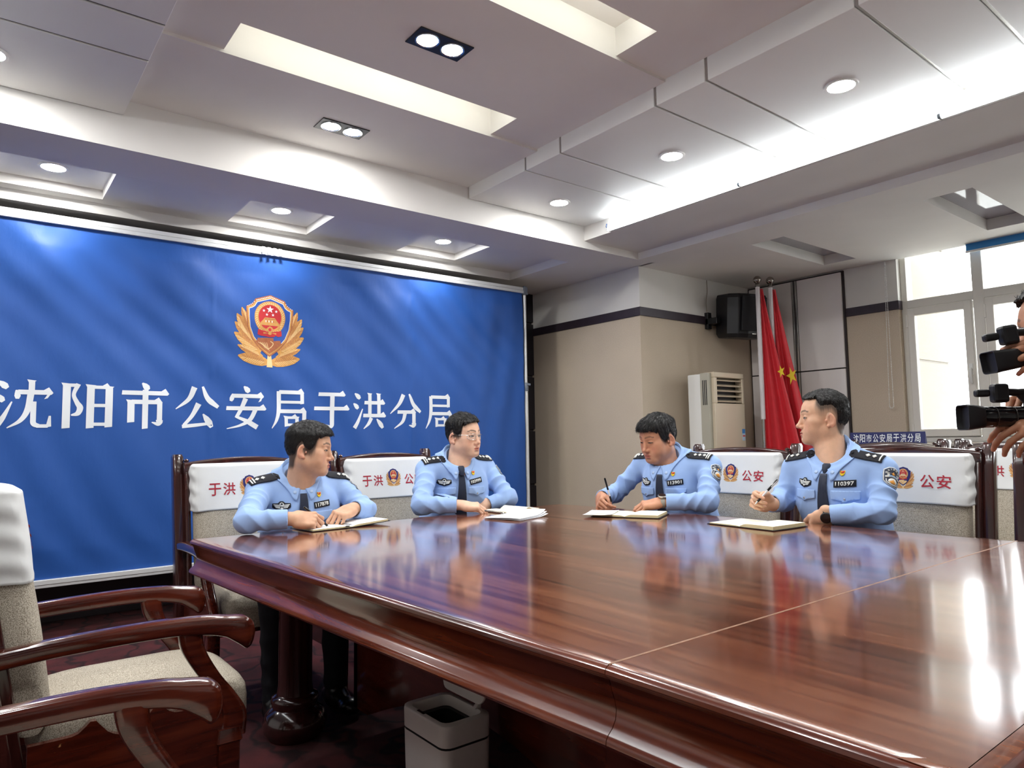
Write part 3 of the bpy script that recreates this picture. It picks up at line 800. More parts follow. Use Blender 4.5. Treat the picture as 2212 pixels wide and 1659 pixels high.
# ------------------------------------------------------------------ conference table
ZTAB = 0.77
table = tag(empty('conference_table', (1.8, 1.7, 0)), 'long glossy mahogany conference table with moulded edge and reflections of the officers', 'table')
def near_x(y): return float(np.interp(y, [.30, .37, .85, 1.0, 1.6, 2.3, 3.03], [.872, .871, .859, .849, .813, .768, .722]))
def far_x(y): return float(np.interp(y, [.30, .85, 1.7, 2.4, 3.07], [2.885, 2.878, 2.855, 2.80, 2.712]))
# moulded profile: (outward, z)
PROF = [(-.030, .7700), (-.008, .7695), (0, .7670), (.005, .7610), (.006, .7530), (.002, .7450), (-.004, .7400), (-.006, .7330), (-.010, .7150), (-.016, .6960), (-.019, .6760), (-.016, .6580), (-.008, .6440), (.002, .6340), (.007, .6260), (.008, .6170), (.002, .6080), (-.010, .6040), (-.060, .6040)]
PROF = [(d, .77 - (.77 - z) * .84) for d, z in PROF]
def outline(y0, y1, gap0, gap1, full_far):
    """counter-clockwise outline with flags: True where the edge is moulded"""
    pts = []
    n = 16
    r = .05
    # near side going from y1 (far end) down to y0
    def corner(cx, cy, a0, a1): return [(cx + r * math.cos(a), cy + r * math.sin(a)) for a in np.linspace(a0, a1, 6)]
    return pts
def table_section(y0, y1, round0, round1, name):
    poly = []
    ysamp = np.linspace(y1, y0, 18)
    near = [(near_x(y), y) for y in ysamp]
    far = [(far_x(y), y) for y in ysamp[::-1]]
    P = near + far                      # down the near side, up the far side: ccw seen from above
    # round the outer corners by dropping corner points and inserting arcs
    def arc(p, d1, d2, r=.035, n=6):
        p = np.array(p); a = p + np.array(d1) * r; b = p + np.array(d2) * r
        return [tuple((1 - t) ** 2 * a + 2 * t * (1 - t) * p + t * t * b) for t in np.linspace(0, 1, n)]
    Q = []
    nn = len(near)
    for i, p in enumerate(P):
        if i == 0 and round1: Q += arc(p, (1, 0), (0, -1))
        elif i == nn - 1 and round0: Q += arc(p, (0, 1), (1, 0))
        elif i == nn and round0: Q += arc(p, (-1, 0), (0, 1))
        elif i == len(P) - 1 and round1: Q += arc(p, (0, -1), (-1, 0))
        else: Q.append(p)
    Q = [np.array(p, float) for p in Q]
    k = len(Q)
    nrm = []
    for i in range(k):
        a, b = Q[i] - Q[i - 1], Q[(i + 1) % k] - Q[i]
        def on(e): 
            e = e / (np.linalg.norm(e) + 1e-9); return np.array([e[1], -e[0]])
        # the seam sides stay straight: no moulding across them
        n1, n2 = on(a), on(b)
        m = n1 + n2
        L_ = np.linalg.norm(m)
        m = m / L_ if L_ > 1e-6 else n1
        s = 1 / max(.5, float(m @ n1))
        nrm.append(m * s)
    mb = MB()
    rings = []
    for (d, z) in PROF:
        ring = []
        for i in range(k):
            dd = nrm[i] * d
            y_ = Q[i][1]
            if (not round0 and abs(y_ - y0) < 1e-6) or (not round1 and abs(y_ - y1) < 1e-6):
                sgn = -1 if Q[i][0] < 1.8 else 1
                dd = np.array([sgn * d, 0.0])
                e = max(0.0, .7700 - z)
                y_in = .0012 if z > .768 else 0
                dd[1] = y_in if abs(y_ - y0) < 1e-6 else -y_in
            ring.append((Q[i][0] + dd[0], Q[i][1] + dd[1], z))
        rings.append(ring)
    vs = [p for r_ in rings for p in r_]
    fs, ms = [], []
    for a in range(len(PROF) - 1):
        for i in range(k):
            j = (i + 1) % k
            fs.append((a * k + i, a * k + j, (a + 1) * k + j, (a + 1) * k + i)); ms.append(0 if a == 0 else 1)
    b0 = len(mb.v); mb.v.extend(vs); mb.f.extend([list(q) for q in fs]); mb.m.extend(ms)
    mb.add(rings[0], [tuple(range(k))], 0)
    mb.add(rings[-1], [tuple(range(k))[::-1]], 1)
    return mb.build(name, [TABLEWOOD, EDGEWOOD], table, smooth=35)
table_section(.8508, 3.045, False, True, 'table_top')
table_section(.30, .8492, True, False, 'table_top')
SEAMM = mat('worn_seam_highlight', srgb(176, 138, 112), .35, coat=.4, var=.2, vscale=60)  # pale strips paint in the highlight along the chipped seam edges
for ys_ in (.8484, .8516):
    MB().box((near_x(ys_) + .004, ys_ - .0011, .7690), (far_x(ys_) - .004, ys_ + .0011, .7704)).build('seam_highlight', SEAMM, table)
def table_leg(x, y):
    m = MB()
    m.lathe([(.10, .0), (.118, .03), (.122, .06), (.11, .095), (.085, .115), (.088, .128), (.092, .14), (.088, .155), (.07, .165), (.065, .20), (.065, .56), (.075, .575), (.075, .61)], (x, y, 0), 28)
    m.build('leg', DARKCHAIR, table, smooth=50)
for p in ((1.06, 2.78), (2.45, 2.80), (2.55, .62), (1.12, .62)): table_leg(*p)
arch = [(0, .61), (0, .10), (.12, .10)] + [(.12 + 1.45 * t, .10 + .20 * math.sin(PI * t)) for t in np.linspace(0, 1, 17)][1:] + [(1.70, .10), (1.70, .61)]
for x in (1.28, 2.40):
    MB().prism(arch, (x, 2.65, 0), (0, -1, 0), (0, 0, 1), .03).build('side_panel', CHAIRWOOD, table)
MB().box((1.25, 2.62, .10), (2.45, 2.65, .61)).build('end_panel', CHAIRWOOD, table)
MB().box((1.02, .72, .10), (1.06, 1.02, .61)).build('pedestal_panel', CHAIRWOOD, table)
MB().box((1.28, .70, .10), (2.43, .74, .61)).build('end_panel', CHAIRWOOD, table)

# ------------------------------------------------------------------ chairs (local: seat looks along +Y, origin on the floor)
def bez(pts, n=12): return [tuple(p) for p in catmull(pts, n)]
CW = .305       # half width to post centre
def rake(z): return -.255 - max(0, z - .42) * .17
def round_sec(a, b, r=.3, n=3):
    out = []
    for cx, cy, s in ((a - a * r, b - b * r, 0), (-a + a * r, b - b * r, 1), (-a + a * r, -b + b * r, 2), (a - a * r, -b + b * r, 3)):
        for t in np.linspace(0, PI / 2, n): out.append((cx + a * r * math.cos(s * PI / 2 + t), cy + b * r * math.sin(s * PI / 2 + t)))
    return out
def make_chair():
    root = empty('armchair', (0, 0, 0))
    for s in (-1, 1):
        post = MB()
        zz = [0, .20, .42, .60, .80, 1.0, 1.085, 1.10]
        yy = [rake(z) - .062 for z in zz]; yy[0] = -.345
        post.sweep(round_sec(.024, .030, .25), [(s * CW, y, z) for y, z in zip(yy, zz)], (1, 0, 0), (0, 1, 0), scales=[(1, 1)] * 7 + [(.75, .8)])
        post.build('back_post', DARKCHAIR, root, smooth=40, local=True)
        ml = MB()
        ml.sweep(round_sec(.013, .022, .5), [(s * (CW - .034), rake(z) - .030, z) for z in (.40, .6, .8, 1.0, 1.055)], (1, 0, 0), (0, 1, 0), scales=[(1, 1)] * 4 + [(.6, .6)])
        ml.lathe([(.010, 0), (.015, .006), (.010, .012), (.014, .020), (.004, .028)], (s * (CW - .034), rake(1.06) - .030, 1.05), 12)
        ml.build('back_moulding', DARKCHAIR, root, smooth=40, local=True)
    # top rail, slightly arched
    rl = MB()
    rl.sweep(round_sec(.022, .026, .4), [(x, rake(1.06) - .020, 1.030 + .026 * (1 - (x / (CW)) ** 2)) for x in np.linspace(-CW + .02, CW - .02, 13)], (0, 1, 0), (0, 0, 1))
    rl.build('top_rail', DARKCHAIR, root, smooth=40, local=True)
    MB().box((-CW + .02, -.335, .40), (CW - .02, -.300, .46)).build('lower_rail', DARKCHAIR, root, bevel=.006, local=True)
    # upholstered back
    bk = MB()
    def bf(u, v):
        a = u * 2 * PI
        z = .465 + .575 * v
        w, d = .253, .052 + .010 * math.sin(v * PI)
        ca, sa = math.cos(a), math.sin(a)
        x = w * math.copysign(abs(ca) ** .35, ca); y = d * math.copysign(abs(sa) ** .6, sa)
        e = min(1, min(v, 1 - v) * 14 + .55)
        return (x * (0.97 + .03 * e), rake(z) + .010 + y * e, z)
    bk.grid(bf, 40, 24, cu=True)
    bk.add([bf(i / 40, 1) for i in range(40)], [tuple(range(40))]); bk.add([bf(i / 40, 0) for i in range(40)], [tuple(range(40))[::-1]])
    bk.build('back_cushion', UPHOLST, root, smooth=50, local=True)
    # seat
    st = MB()
    def sf(u, v):
        a = u * 2 * PI
        ca, sa = math.cos(a), math.sin(a)
        prof = [(.90, .385), (.97, .388), (1.0, .41), (1.0, .45), (.985, .478), (.94, .495), (.80, .506), (.5, .512), (.001, .514)]
        k = v * (len(prof) - 1); i = min(int(k), len(prof) - 2); t = k - i
        sc = prof[i][0] * (1 - t) + prof[i + 1][0] * t; z = prof[i][1] * (1 - t) + prof[i + 1][1] * t
        x = .262 * math.copysign(abs(ca) ** .38, ca) * sc; y = .01 + .265 * math.copysign(abs(sa) ** .38, sa) * sc
        if sa > 0: z -= .02 * max(0, (y - .12) / .15) ** 2
        return (x, y, z)
    st.grid(sf, 48, 25, cu=True)
    st.build('seat_cushion', UPHOLST, root, smooth=60, local=True)
    for s in (-1, 1):
        # arm with a drooping rounded end
        pts = bez([(s * .298, -.335, .662), (s * .300, -.20, .672), (s * .305, .00, .676), (s * .308, .13, .668), (s * .308, .20, .652), (s * .308, .252, .632)], 9)
        n_ = len(pts); tt_ = np.linspace(0, 1, n_)
        cap = np.sqrt(np.clip(1 - (np.clip(tt_ - .88, 0, 1) / .1201) ** 2, .02, 1))
        sc = np.interp(tt_, [0, .5, .8, 1], [.95, 1.0, 1.1, 1.15]) * (.35 + .65 * cap)
        sz = np.interp(tt_, [0, .5, .72, .9, 1], [.95, 1.0, 1.25, 1.95, 2.0]) * cap
        am = MB()
        am.sweep(round_sec(.027, .0225, .5, 4), [(p[0], p[1], p[2] - .010 * max(0, z_ - 1)) for p, z_ in zip(pts, sz)], (1, 0, 0), (0, 0, 1), scales=list(zip(sc, sz)))
        am.build('armrest', CHAIRWOOD, root, smooth=60, local=True)
        # S-shaped front support
        sp = bez([(s * .302, .085, .665), (s * .300, .095, .610), (s * .296, .130, .545), (s * .292, .175, .480), (s * .290, .205, .420), (s * .290, .200, .36)], 6)
        sup = MB(); sup.sweep(round_sec(.021, .030, .5), sp, (1, 0, 0), (0, 1, 0), scales=[(1, v) for v in np.interp(np.linspace(0, 1, len(sp)), [0, .5, 1], [1.0, .85, 1.15])])
        sup.build('arm_support', CHAIRWOOD, root, smooth=50, local=True)
        lg = MB(); lg.sweep(round_sec(.026, .028, .25), [(s * .290, .19, z) for z in (0, .30, .345, .352, .385)], (1, 0, 0), (0, 1, 0), scales=[(.85, .85), (1, 1), (1.0, 1.0), (1.2, 1.2), (1.0, 1.0)])
        lg.build('front_leg', CHAIRWOOD, root, smooth=40, local=True)
        # side board with a wavy top
        top = [(-.26 + .44 * t, .455 + (.030 * math.exp(-((t - .30) / .05) ** 2) + .030 * math.exp(-((t - .62) / .06) ** 2) - .022 * math.exp(-((t - .46) / .10) ** 2))) for t in np.linspace(0, 1, 36)]
        bd = MB(); bd.prism([(-.26, .16), (.18, .16)] + top[::-1], (s * .287 - .011, 0, 0), (0, 1, 0), (0, 0, 1), .022)
        bd.build('side_board', CHAIRWOOD, root, smooth=30, local=True)
    MB().box((-.27, .19, .34), (.27, .225, .395)).build('front_apron', CHAIRWOOD, root, bevel=.006, local=True)
    # white slip cover with print
    cv = MB()
    def cf(u, v):
        # a sleeve pulled over the top of the cushion, v from hem to crown
        a = u * 2 * PI
        ca, sa = math.cos(a), math.sin(a)
        zt, zb = 1.052, .826 - .003 * math.sin(a * 3)
        k = min(1.0, v / .80); t = max(0.0, (v - .80) / .20)
        z = zb + (zt - .012 - zb) * k + .012 * math.sin(t * PI / 2)
        sh = math.cos(t * PI / 2 * .98)
        w, d = .262, .067
        x = w * math.copysign(abs(ca) ** .30, ca) * (1 - .06 * t); y = d * math.copysign(abs(sa) ** .5, sa) * sh
        wv = .003 * math.sin(z * 95 + 3 * sa) * abs(ca) ** 6 + .0018 * math.sin(x * 26 + z * 30) * (1 - k) + .0022 * math.sin(x * 9 + z * 12)
        return (x + (wv if abs(ca) > .8 else 0) * math.copysign(1, ca), rake(z) + .010 + y + (wv if sa > .2 else 0), z)
    cv.grid(cf, 96, 40, cu=True)
    co = cv.build('slip_cover', COVER, root, smooth=70, solid=.0012, local=True)
    pr = MB()
    yc = lambda z: rake(z) + .0790
    def put(vs, fs, m, lift):
        # seen from the front (+Y side): the reader's right is -X
        pr.add([(-p[0], yc(.935 + p[1]) + .0022 * math.sin(-p[0] * 9 + (.935 + p[1]) * 12) + lift, .935 + p[1]) for p in vs], fs, m)
    for ch, cx in (('于', -.168), ('洪', -.100), ('公', .098), ('安', .166)):
        vs, fs = fit_text(ch, .058, .060, .012, cx, -.008)
        put(vs, fs, 0, 0)
    for lay, pl, mi in crest(True):
        pl, plf = fine(pl, [tuple(range(len(pl)))], .16)
        put([(p[0] * .098 - .002, p[1] * .104 + .004) for p in pl], plf, 1 + mi, lay * .00025)
    pr.build('cover_print', [REDINK] + CREST_M, co, local=True)
    return root

chair0 = make_chair()
tag(chair0, 'x', 'armchair')
chairs = [
    # x, y, rotation, label, group
    (1.13, 3.33, PI, 'armchair with white printed cover behind the officer numbered 117878', 'armchairs along the banner end of the table'),
    (1.945, 3.335, PI, 'armchair with white printed cover behind the officer wearing glasses', 'armchairs along the banner end of the table'),
    (3.11, 2.315, PI / 2 + .07, 'armchair with white printed cover behind the officer writing with a watch on', 'armchairs along the far side of the table'),
    (3.16, 1.425, PI / 2 + .06, 'armchair with white printed cover behind the officer holding a raised pen', 'armchairs along the far side of the table'),
    (3.20, .705, PI / 2 + .05, 'armchair with white printed cover at the right edge of the picture', 'armchairs along the far side of the table'),
    (.395, 2.26, -PI / 2, 'empty armchair with chipped armrests and beige seat at the left edge', 'armchairs on the near side of the table'),
    (.165, 1.285, -PI / 2 - .05, 'nearest armchair at bottom left, only its armrest and front leg in view', 'armchairs on the near side of the table'),
    (4.25, 2.02, PI / 2, 'second-row armchair behind the man with the raised pen, mostly hidden', 'second-row armchairs'),
    (4.25, 1.30, PI / 2, 'second-row armchair whose top rail shows right of the hidden one', 'second-row armchairs'),
    (4.95, 2.3, PI / 2, 'third-row armchair in front of the navy sign', 'second-row armchairs'),
    (4.95, 1.58, PI / 2, 'third-row armchair below the window, only its post tops in view', 'second-row armchairs'),
]
for i, (x, y, rz, lab, grp) in enumerate(chairs):
    o = chair0 if i == 0 else copy_tree(chair0)
    o.location = (x, y, 0); o.rotation_euler = (0, 0, rz); o['label'] = lab; o['group'] = grp
    if x < .6: o.scale = (.82, 1, 1)
    o['group'] = grp; o['category'] = 'armchair'
# ------------------------------------------------------------------ flags
def flag(x, y, lab, k, star_shift):
    e = tag(empty('flag_pole', (x, y, 0)), lab, 'flag', 'flags standing in the corner')
    MB().tube([(x, y, .02), (x, y, 2.55)], .014, 14).build('pole', CHROME, e, smooth=40)
    fi = MB(); fi.lathe([(.012, 0), (.022, .004), (.022, .012), (.014, .016), (.020, .022), (.014, .03)], (x, y, 2.515), 16)
    fi.lathe([(.036 * math.sin(t), -.036 * math.cos(t)) for t in np.linspace(.02, PI - .02, 14)], (x, y, 2.578), 20)
    fi.build('finial_ball', STEEL, e, smooth=50)
    MB().lathe([(.16, 0), (.16, .02), (.14, .03), (.03, .045), (.025, .12), (.018, .13)], (x, y, 0), 28).build('base', CHROME, e, smooth=40)
    MB().tube([(x, y, 1.29), (x, y, 2.0), (x, y, 2.51)], [.021, .022, .02], 14).build('sleeve', FLAGWHITE, e, smooth=40)
    # hanging cloth: pleats that spread towards the foot
    d = Vector((.45, -.9, 0)).normalized(); n = Vector((.9, .45, 0)).normalized()
    def cf(u, v):
        z = 2.49 - v * (1.50 + .15 * u)
        spread = .03 + .30 * v ** 1.1
        s = u * spread
        a = .030 * math.sin(u * 12 + k) * (.25 + v) * (1 - .3 * u)
        p = Vector((x, y, z)) + d * (.014 + s) + n * a
        if v > .85: p.z += .05 * math.sin(u * 7) * (v - .85) / .15
        return p
    fl = MB().grid(cf, 48, 44).build('flag_cloth', FLAGRED, e, smooth=70, solid=.0015)
    st = MB()
    cu, cv_ = star_shift
    pts = star(0, 0, .085 if k > 1 else .06, PI / 2 + .3)
    q = Vector(cf(cu, cv_)); 
    st.add([q + d * p[0] * .55 + Vector((0, 0, p[1])) - n * (.012) - d * 0.0 for p in pts], [tuple(range(10))])
    st.build('yellow_star', YELLOW, fl, solid=.001)
    return e
flag(5.70, 3.575, 'red flag on a steel pole nearer the speaker, hanging limp', 0.4, (.985, .47))
flag(5.83, 3.525, 'red flag with a yellow star on a steel pole nearer the window', 2.1, (.80, .50))

# ------------------------------------------------------------------ standing air conditioner
e = tag(empty('air_conditioner', (5.375, 3.83, 0)), 'tall champagne and white standing air conditioner with dark louvre opening', 'air conditioner')
ax0, ax1, ay0, ay1 = 5.13, 5.62, 3.71, 3.97
MB().box((ax0 + .004, ay0 + .10, .02), (ax1, ay1, 1.70)).build('body', ACWHITE, e, bevel=.012, seg=3)
MB().box((ax0, ay0 + .03, .02), (ax0 + .05, ay0 + .12, 1.705)).build('side_strip', mat('ac_grey_strip', srgb(176, 172, 156), .4), e, bevel=.004)
vt = MB()
for k in range(3):
    vt.box((ax0 - .002, ay0 + .05 + .018 * k, 1.42), (ax0 + .004, ay0 + .058 + .018 * k, 1.64))
vt.build('side_vent', BLACKPL, e)
fm = MB()
fx0, fx1 = ax0 + .045, ax1
gx0, gx1, gz0, gz1 = ax0 + .085, ax1 - .03, 1.435, 1.665
fm.box((fx0, ay0, .02), (fx1, ay0 + .11, gz0)); fm.box((fx0, ay0, gz1), (fx1, ay0 + .11, 1.712)); fm.box((fx0, ay0, gz0), (gx0, ay0 + .11, gz1)); fm.box((gx1, ay0, gz0), (fx1, ay0 + .11, gz1))
fm.build('front_panel', ACGOLD, e, bevel=.006)
MB().box((gx0, ay0 + .07, gz0), (gx1, ay0 + .09, gz1)).build('dark_opening', BLACKPL, e)
for k in range(5):
    z = 1.457 + .047 * k
    MB().obox(((gx0 + gx1) / 2, ay0 + .028, z), (gx1 - gx0, .05, .009), Matrix.Rotation(.35, 3, 'X')).build('louvre', ACGOLD, e, bevel=.002)
lb = MB(); lb.box((ax1 - .055, ay0 - .002, 1.10), (ax1 - .012, ay0, 1.165)); lb.box((ax1 - .055, ay0 - .002, 1.165), (ax1 - .012, ay0, 1.205), 1); lb.box((ax1 - .052, ay0 - .003, 1.135), (ax1 - .016, ay0 - .001, 1.15), 2)
lb.build('energy_label', [mat('label_pale', srgb(190, 214, 236), .5), mat('label_blue', srgb(70, 140, 210), .5), mat('label_red', srgb(214, 90, 90), .5)], e)

# ------------------------------------------------------------------ wall loudspeaker
e = tag(empty('loudspeaker', (5.85, 3.9, 2.08)), 'black wall loudspeaker tilted down in the corner beside the flags', 'loudspeaker')
sd = MB()
R_ = Matrix.Rotation(math.radians(-14), 3, 'Z') @ Matrix.Rotation(math.radians(6), 3, 'X')
sec = [(-.21, .13), (.21, .13), (.23, -.06), (.17, -.15), (.06, -.175), (-.06, -.175), (-.17, -.15), (-.23, -.06)]
c0 = Vector((5.87, 3.87, 2.29))
def sp_ring(z, s): return [c0 + R_ @ Vector((p[0] * s, p[1] * s, z)) for p in sec]
rings = [sp_ring(-.21, .86), sp_ring(-.17, .96), sp_ring(.17, 1.0), sp_ring(.21, .96)]
k8 = len(sec)
vs = [p for r_ in rings for p in r_]; fs = []
for a in range(3):
    for i in range(k8):
        j = (i + 1) % k8; fs.append((a * k8 + i, a * k8 + j, (a + 1) * k8 + j, (a + 1) * k8 + i))
fs += [tuple(range(k8))[::-1], tuple(3 * k8 + i for i in range(k8))]
sd.add(vs, fs); sd.build('cabinet', BLACKPL, e, bevel=.012, seg=3)
MB().obox(c0 + R_ @ Vector((0, -.172, .02)), (.30, .012, .33), R_).build('grille', mat('speaker_grille', srgb(20, 21, 26), .6, bump=.6, bscale=500), e, bevel=.02, seg=3)
MB().obox(c0 + R_ @ Vector((0, -.178, -.17)), (.05, .006, .008), R_).build('badge', STEEL, e)
br = MB(); br.box((5.60, 3.96, 2.22), (5.66, 4.095, 2.28)); br.box((5.60, 4.06, 2.18), (5.66, 4.10, 2.34))
br.build('wall_bracket', BLACKPL, e, bevel=.004)
tag(MB().tube(bez([(5.62, 4.085, 2.35), (5.61, 4.08, 2.45), (5.64, 4.085, 2.55), (5.645, 4.09, 2.665)], 8), .004, 6).build('speaker_cable', mat('pale_cable', srgb(150, 140, 125), .6), smooth=40), 'thin pale cable running from loudspeaker up to the ceiling', 'cable')

# ------------------------------------------------------------------ roller blind and its cord
e = tag(empty('roller_blind', (6.356, 1.45, 2.60)), 'rolled-up blue roller blind at the top of the window', 'blind')
MB().box((6.352, .86, 2.612), (6.360, 2.085, 2.669)).build('fabric', BLINDBLUE, e)
MB().box((6.346, .86, 2.597), (6.366, 2.09, 2.613)).build('bottom_bar', ACWHITE, e, bevel=.003)
e = tag(empty('blind_cord', (6.39, 2.70, 1.35)), 'white beaded blind cord hanging left of the window', 'cord')
bead = MB()
loop = [(6.335, 2.718 + .028 * t, 2.66 - 1.28 * t) for t in np.linspace(0, 1, 90)] + [(6.335, 2.746 - .018 * (1 - math.cos(a)), 1.38 - .018 * math.sin(a)) for a in np.linspace(0.1, PI - .1, 6)] + [(6.335, 2.71 + .002 * t, 1.38 + 1.28 * t) for t in np.linspace(0, 1, 90)]
for p in loop: bead.lathe([(.0005, -.0045), (.0045, 0), (.0005, .0045)], p, 6, caps=False)
b_ = bead.build('bead_chain', ACWHITE, e, smooth=60); b_['kind'] = 'stuff'
MB().tube([loop[k] for k in range(0, len(loop), 4)], .0012, 5).build('string', ACWHITE, e)

# ------------------------------------------------------------------ navy sign board behind the chairs
e = tag(empty('sign_board', (5.6, 2.46, 1.0)), 'long navy sign board with white characters leaning before the window', 'sign')
sgn = MB(); sgn.prism([(0, 0), (.07, 0), (.03, .19), (.022, .19)], (5.58, 2.745, .965), (1, 0, 0), (0, 0, 1), .56)
sgn.build('board', SIGNBLUE, e, bevel=.003)
tx = MB()
for i, ch in enumerate('沈阳市公安局于洪分局'):
    vs, fs = fit_text(ch, .042, .064, .012)
    yb = 2.715 - .051 * i
    tx.add([(5.577 + (p[1] + .143) * .1158, yb - p[0] - .02, 1.108 + p[1]) for p in vs], fs)
tx.build('white_lettering', WHITEINK, e)
e = tag(empty('side_table', (5.78, 2.45, 0)), 'wooden side table under the navy sign, hidden by the chairs', 'table')
MB().box((5.50, 1.9, .92), (6.06, 3.0, .965)).build('top', CHAIRWOOD, e, bevel=.004)
for p in ((5.54, 1.95), (6.02, 1.95), (5.54, 2.95), (6.02, 2.95)):
    MB().box((p[0] - .03, p[1] - .03, 0), (p[0] + .03, p[1] + .03, .92)).build('leg', CHAIRWOOD, e, bevel=.004)

# ------------------------------------------------------------------ waste bin with its lid up
e = tag(empty('waste_bin', (1.085, 1.71, 0)), 'off-white sensor waste bin with raised lid under the table', 'bin')
bx, by = 1.085, 1.71
hx, hy, rr = .080, .118, .03
def rrect(hx, hy, r, n=5):
    out = []
    for sx, sy, a0 in ((1, 1, 0), (-1, 1, PI / 2), (-1, -1, PI), (1, -1, 1.5 * PI)):
        for t in np.linspace(0, PI / 2, n): out.append((sx * (hx - r) + r * math.cos(a0 + t), sy * (hy - r) + r * math.sin(a0 + t)))
    return out
def ring_mesh(levels, mats_=None):
    m = MB(); k = None; vs = []
    for (s, z) in levels:
        rg = rrect(hx * s, hy * s, rr * s); k = len(rg)
        vs += [(bx + p[0], by + p[1], z) for p in rg]
    fs = []
    for a in range(len(levels) - 1):
        for i in range(k):
            j = (i + 1) % k; fs.append((a * k + i, a * k + j, (a + 1) * k + j, (a + 1) * k + i))
    m.add(vs, fs); return m, k
m, k = ring_mesh([(.90, .0), (.92, .005), (.985, .338)])
m.add([(bx + p[0], by + p[1], 0.0) for p in rrect(hx * .9, hy * .9, rr * .9)], [tuple(range(k))[::-1]])
m.build('body', BINWHITE, e, smooth=40)
m, k = ring_mesh([(.96, .336), (.965, .346)]); m.build('seam', BLACKPL, e, smooth=40)
m, k = ring_mesh([(.988, .344), (.995, .392), (.985, .398), (.96, .40), (.80, .400), (.775, .395), (.74, .372)])
m.build('collar', BINWHITE, e, smooth=40)
m, k = ring_mesh([(.745, .3715), (.60, .3705), (.58, .30)])
m.add([(bx + p[0], by + p[1], .30) for p in rrect(hx * .58, hy * .58, rr * .58)], [tuple(range(k))])
m.build('inner_bag', BLACKPL, e, smooth=40)
MB().obox((bx - .068, by + .02, .4005), (.008, .035, .003)).build('sensor', BLACKGL, e, bevel=.001)
ld = MB(); lid = [(p[0], p[1]) for p in rrect(.075, .105, .028)]
ld.prism(lid, (bx + .078, by, .49), (math.sin(.25), 0, math.cos(.25)), (0, 1, 0), .008)
ld.build('lid', BINWHITE, e, bevel=.003)
MB().prism([(0, 0), (.022, 0), (.022, .022)], (bx + .055, by - .05, .40), (1, 0, 0), (0, 0, 1), .012).build('hinge', BINWHITE, e)
# ------------------------------------------------------------------ implicit surfaces for bodies and clothes
F32 = np.float32
def V3(*p): return np.array(p, dtype=F32)
def unit(v):
    v = np.array(v, dtype=float); return v / (np.linalg.norm(v) + 1e-12)
def vlen(q): return np.sqrt(np.einsum('ij,ij->i', q, q))
def rcone(P, a, b, ra, rb):
    a, b = np.asarray(a, F32), np.asarray(b, F32)
    pa, ba = P - a, b - a
    h = np.clip((pa @ ba) / F32(ba @ ba + 1e-9), 0, 1)
    pa -= h[:, None] * ba
    return vlen(pa) - (F32(ra) + F32(rb - ra) * h)
def ellip(P, c, r, R=None):
    q = P - np.asarray(c, F32)
    if R is not None: q = q @ np.asarray(R, F32)
    r = np.asarray(r, F32)
    q = q / r; k0 = vlen(q); k1 = vlen(q / r) + F32(1e-9)
    return k0 * (k0 - 1) / k1
def rbox(P, c, h, rad, R=None):
    q = P - np.asarray(c, F32)
    if R is not None: q = q @ np.asarray(R, F32)
    q = np.abs(q) - (np.asarray(h, F32) - rad)
    return vlen(np.maximum(q, 0)) + np.minimum(q.max(1), 0) - F32(rad)
def smin(a, b, k):
    k = F32(k)
    h = np.maximum(k - np.abs(a - b), F32(0))
    return np.minimum(a, b) - h * h * F32(.25 / k)
def smax(a, b, k): return -smin(-a, -b, k)
def sstep(x, a, b):
    t = np.clip((x - a) / (b - a), 0, 1); return t * t * (3 - 2 * t)
def wob(P, f, ph=0.0):
    """cheap smooth pseudo noise, about -1..1"""
    x, y, z = P[:, 0] * f + ph, P[:, 1] * f + 1.7 * ph, P[:, 2] * f - ph
    return (np.sin(x + 1.3 * np.sin(y * .9 + z * .4)) + np.sin(y * 1.1 + 1.7 * np.sin(z * .8 - x * .3)) + np.sin(z * .95 + 1.5 * np.sin(x * .7 + y * .5))) / 3

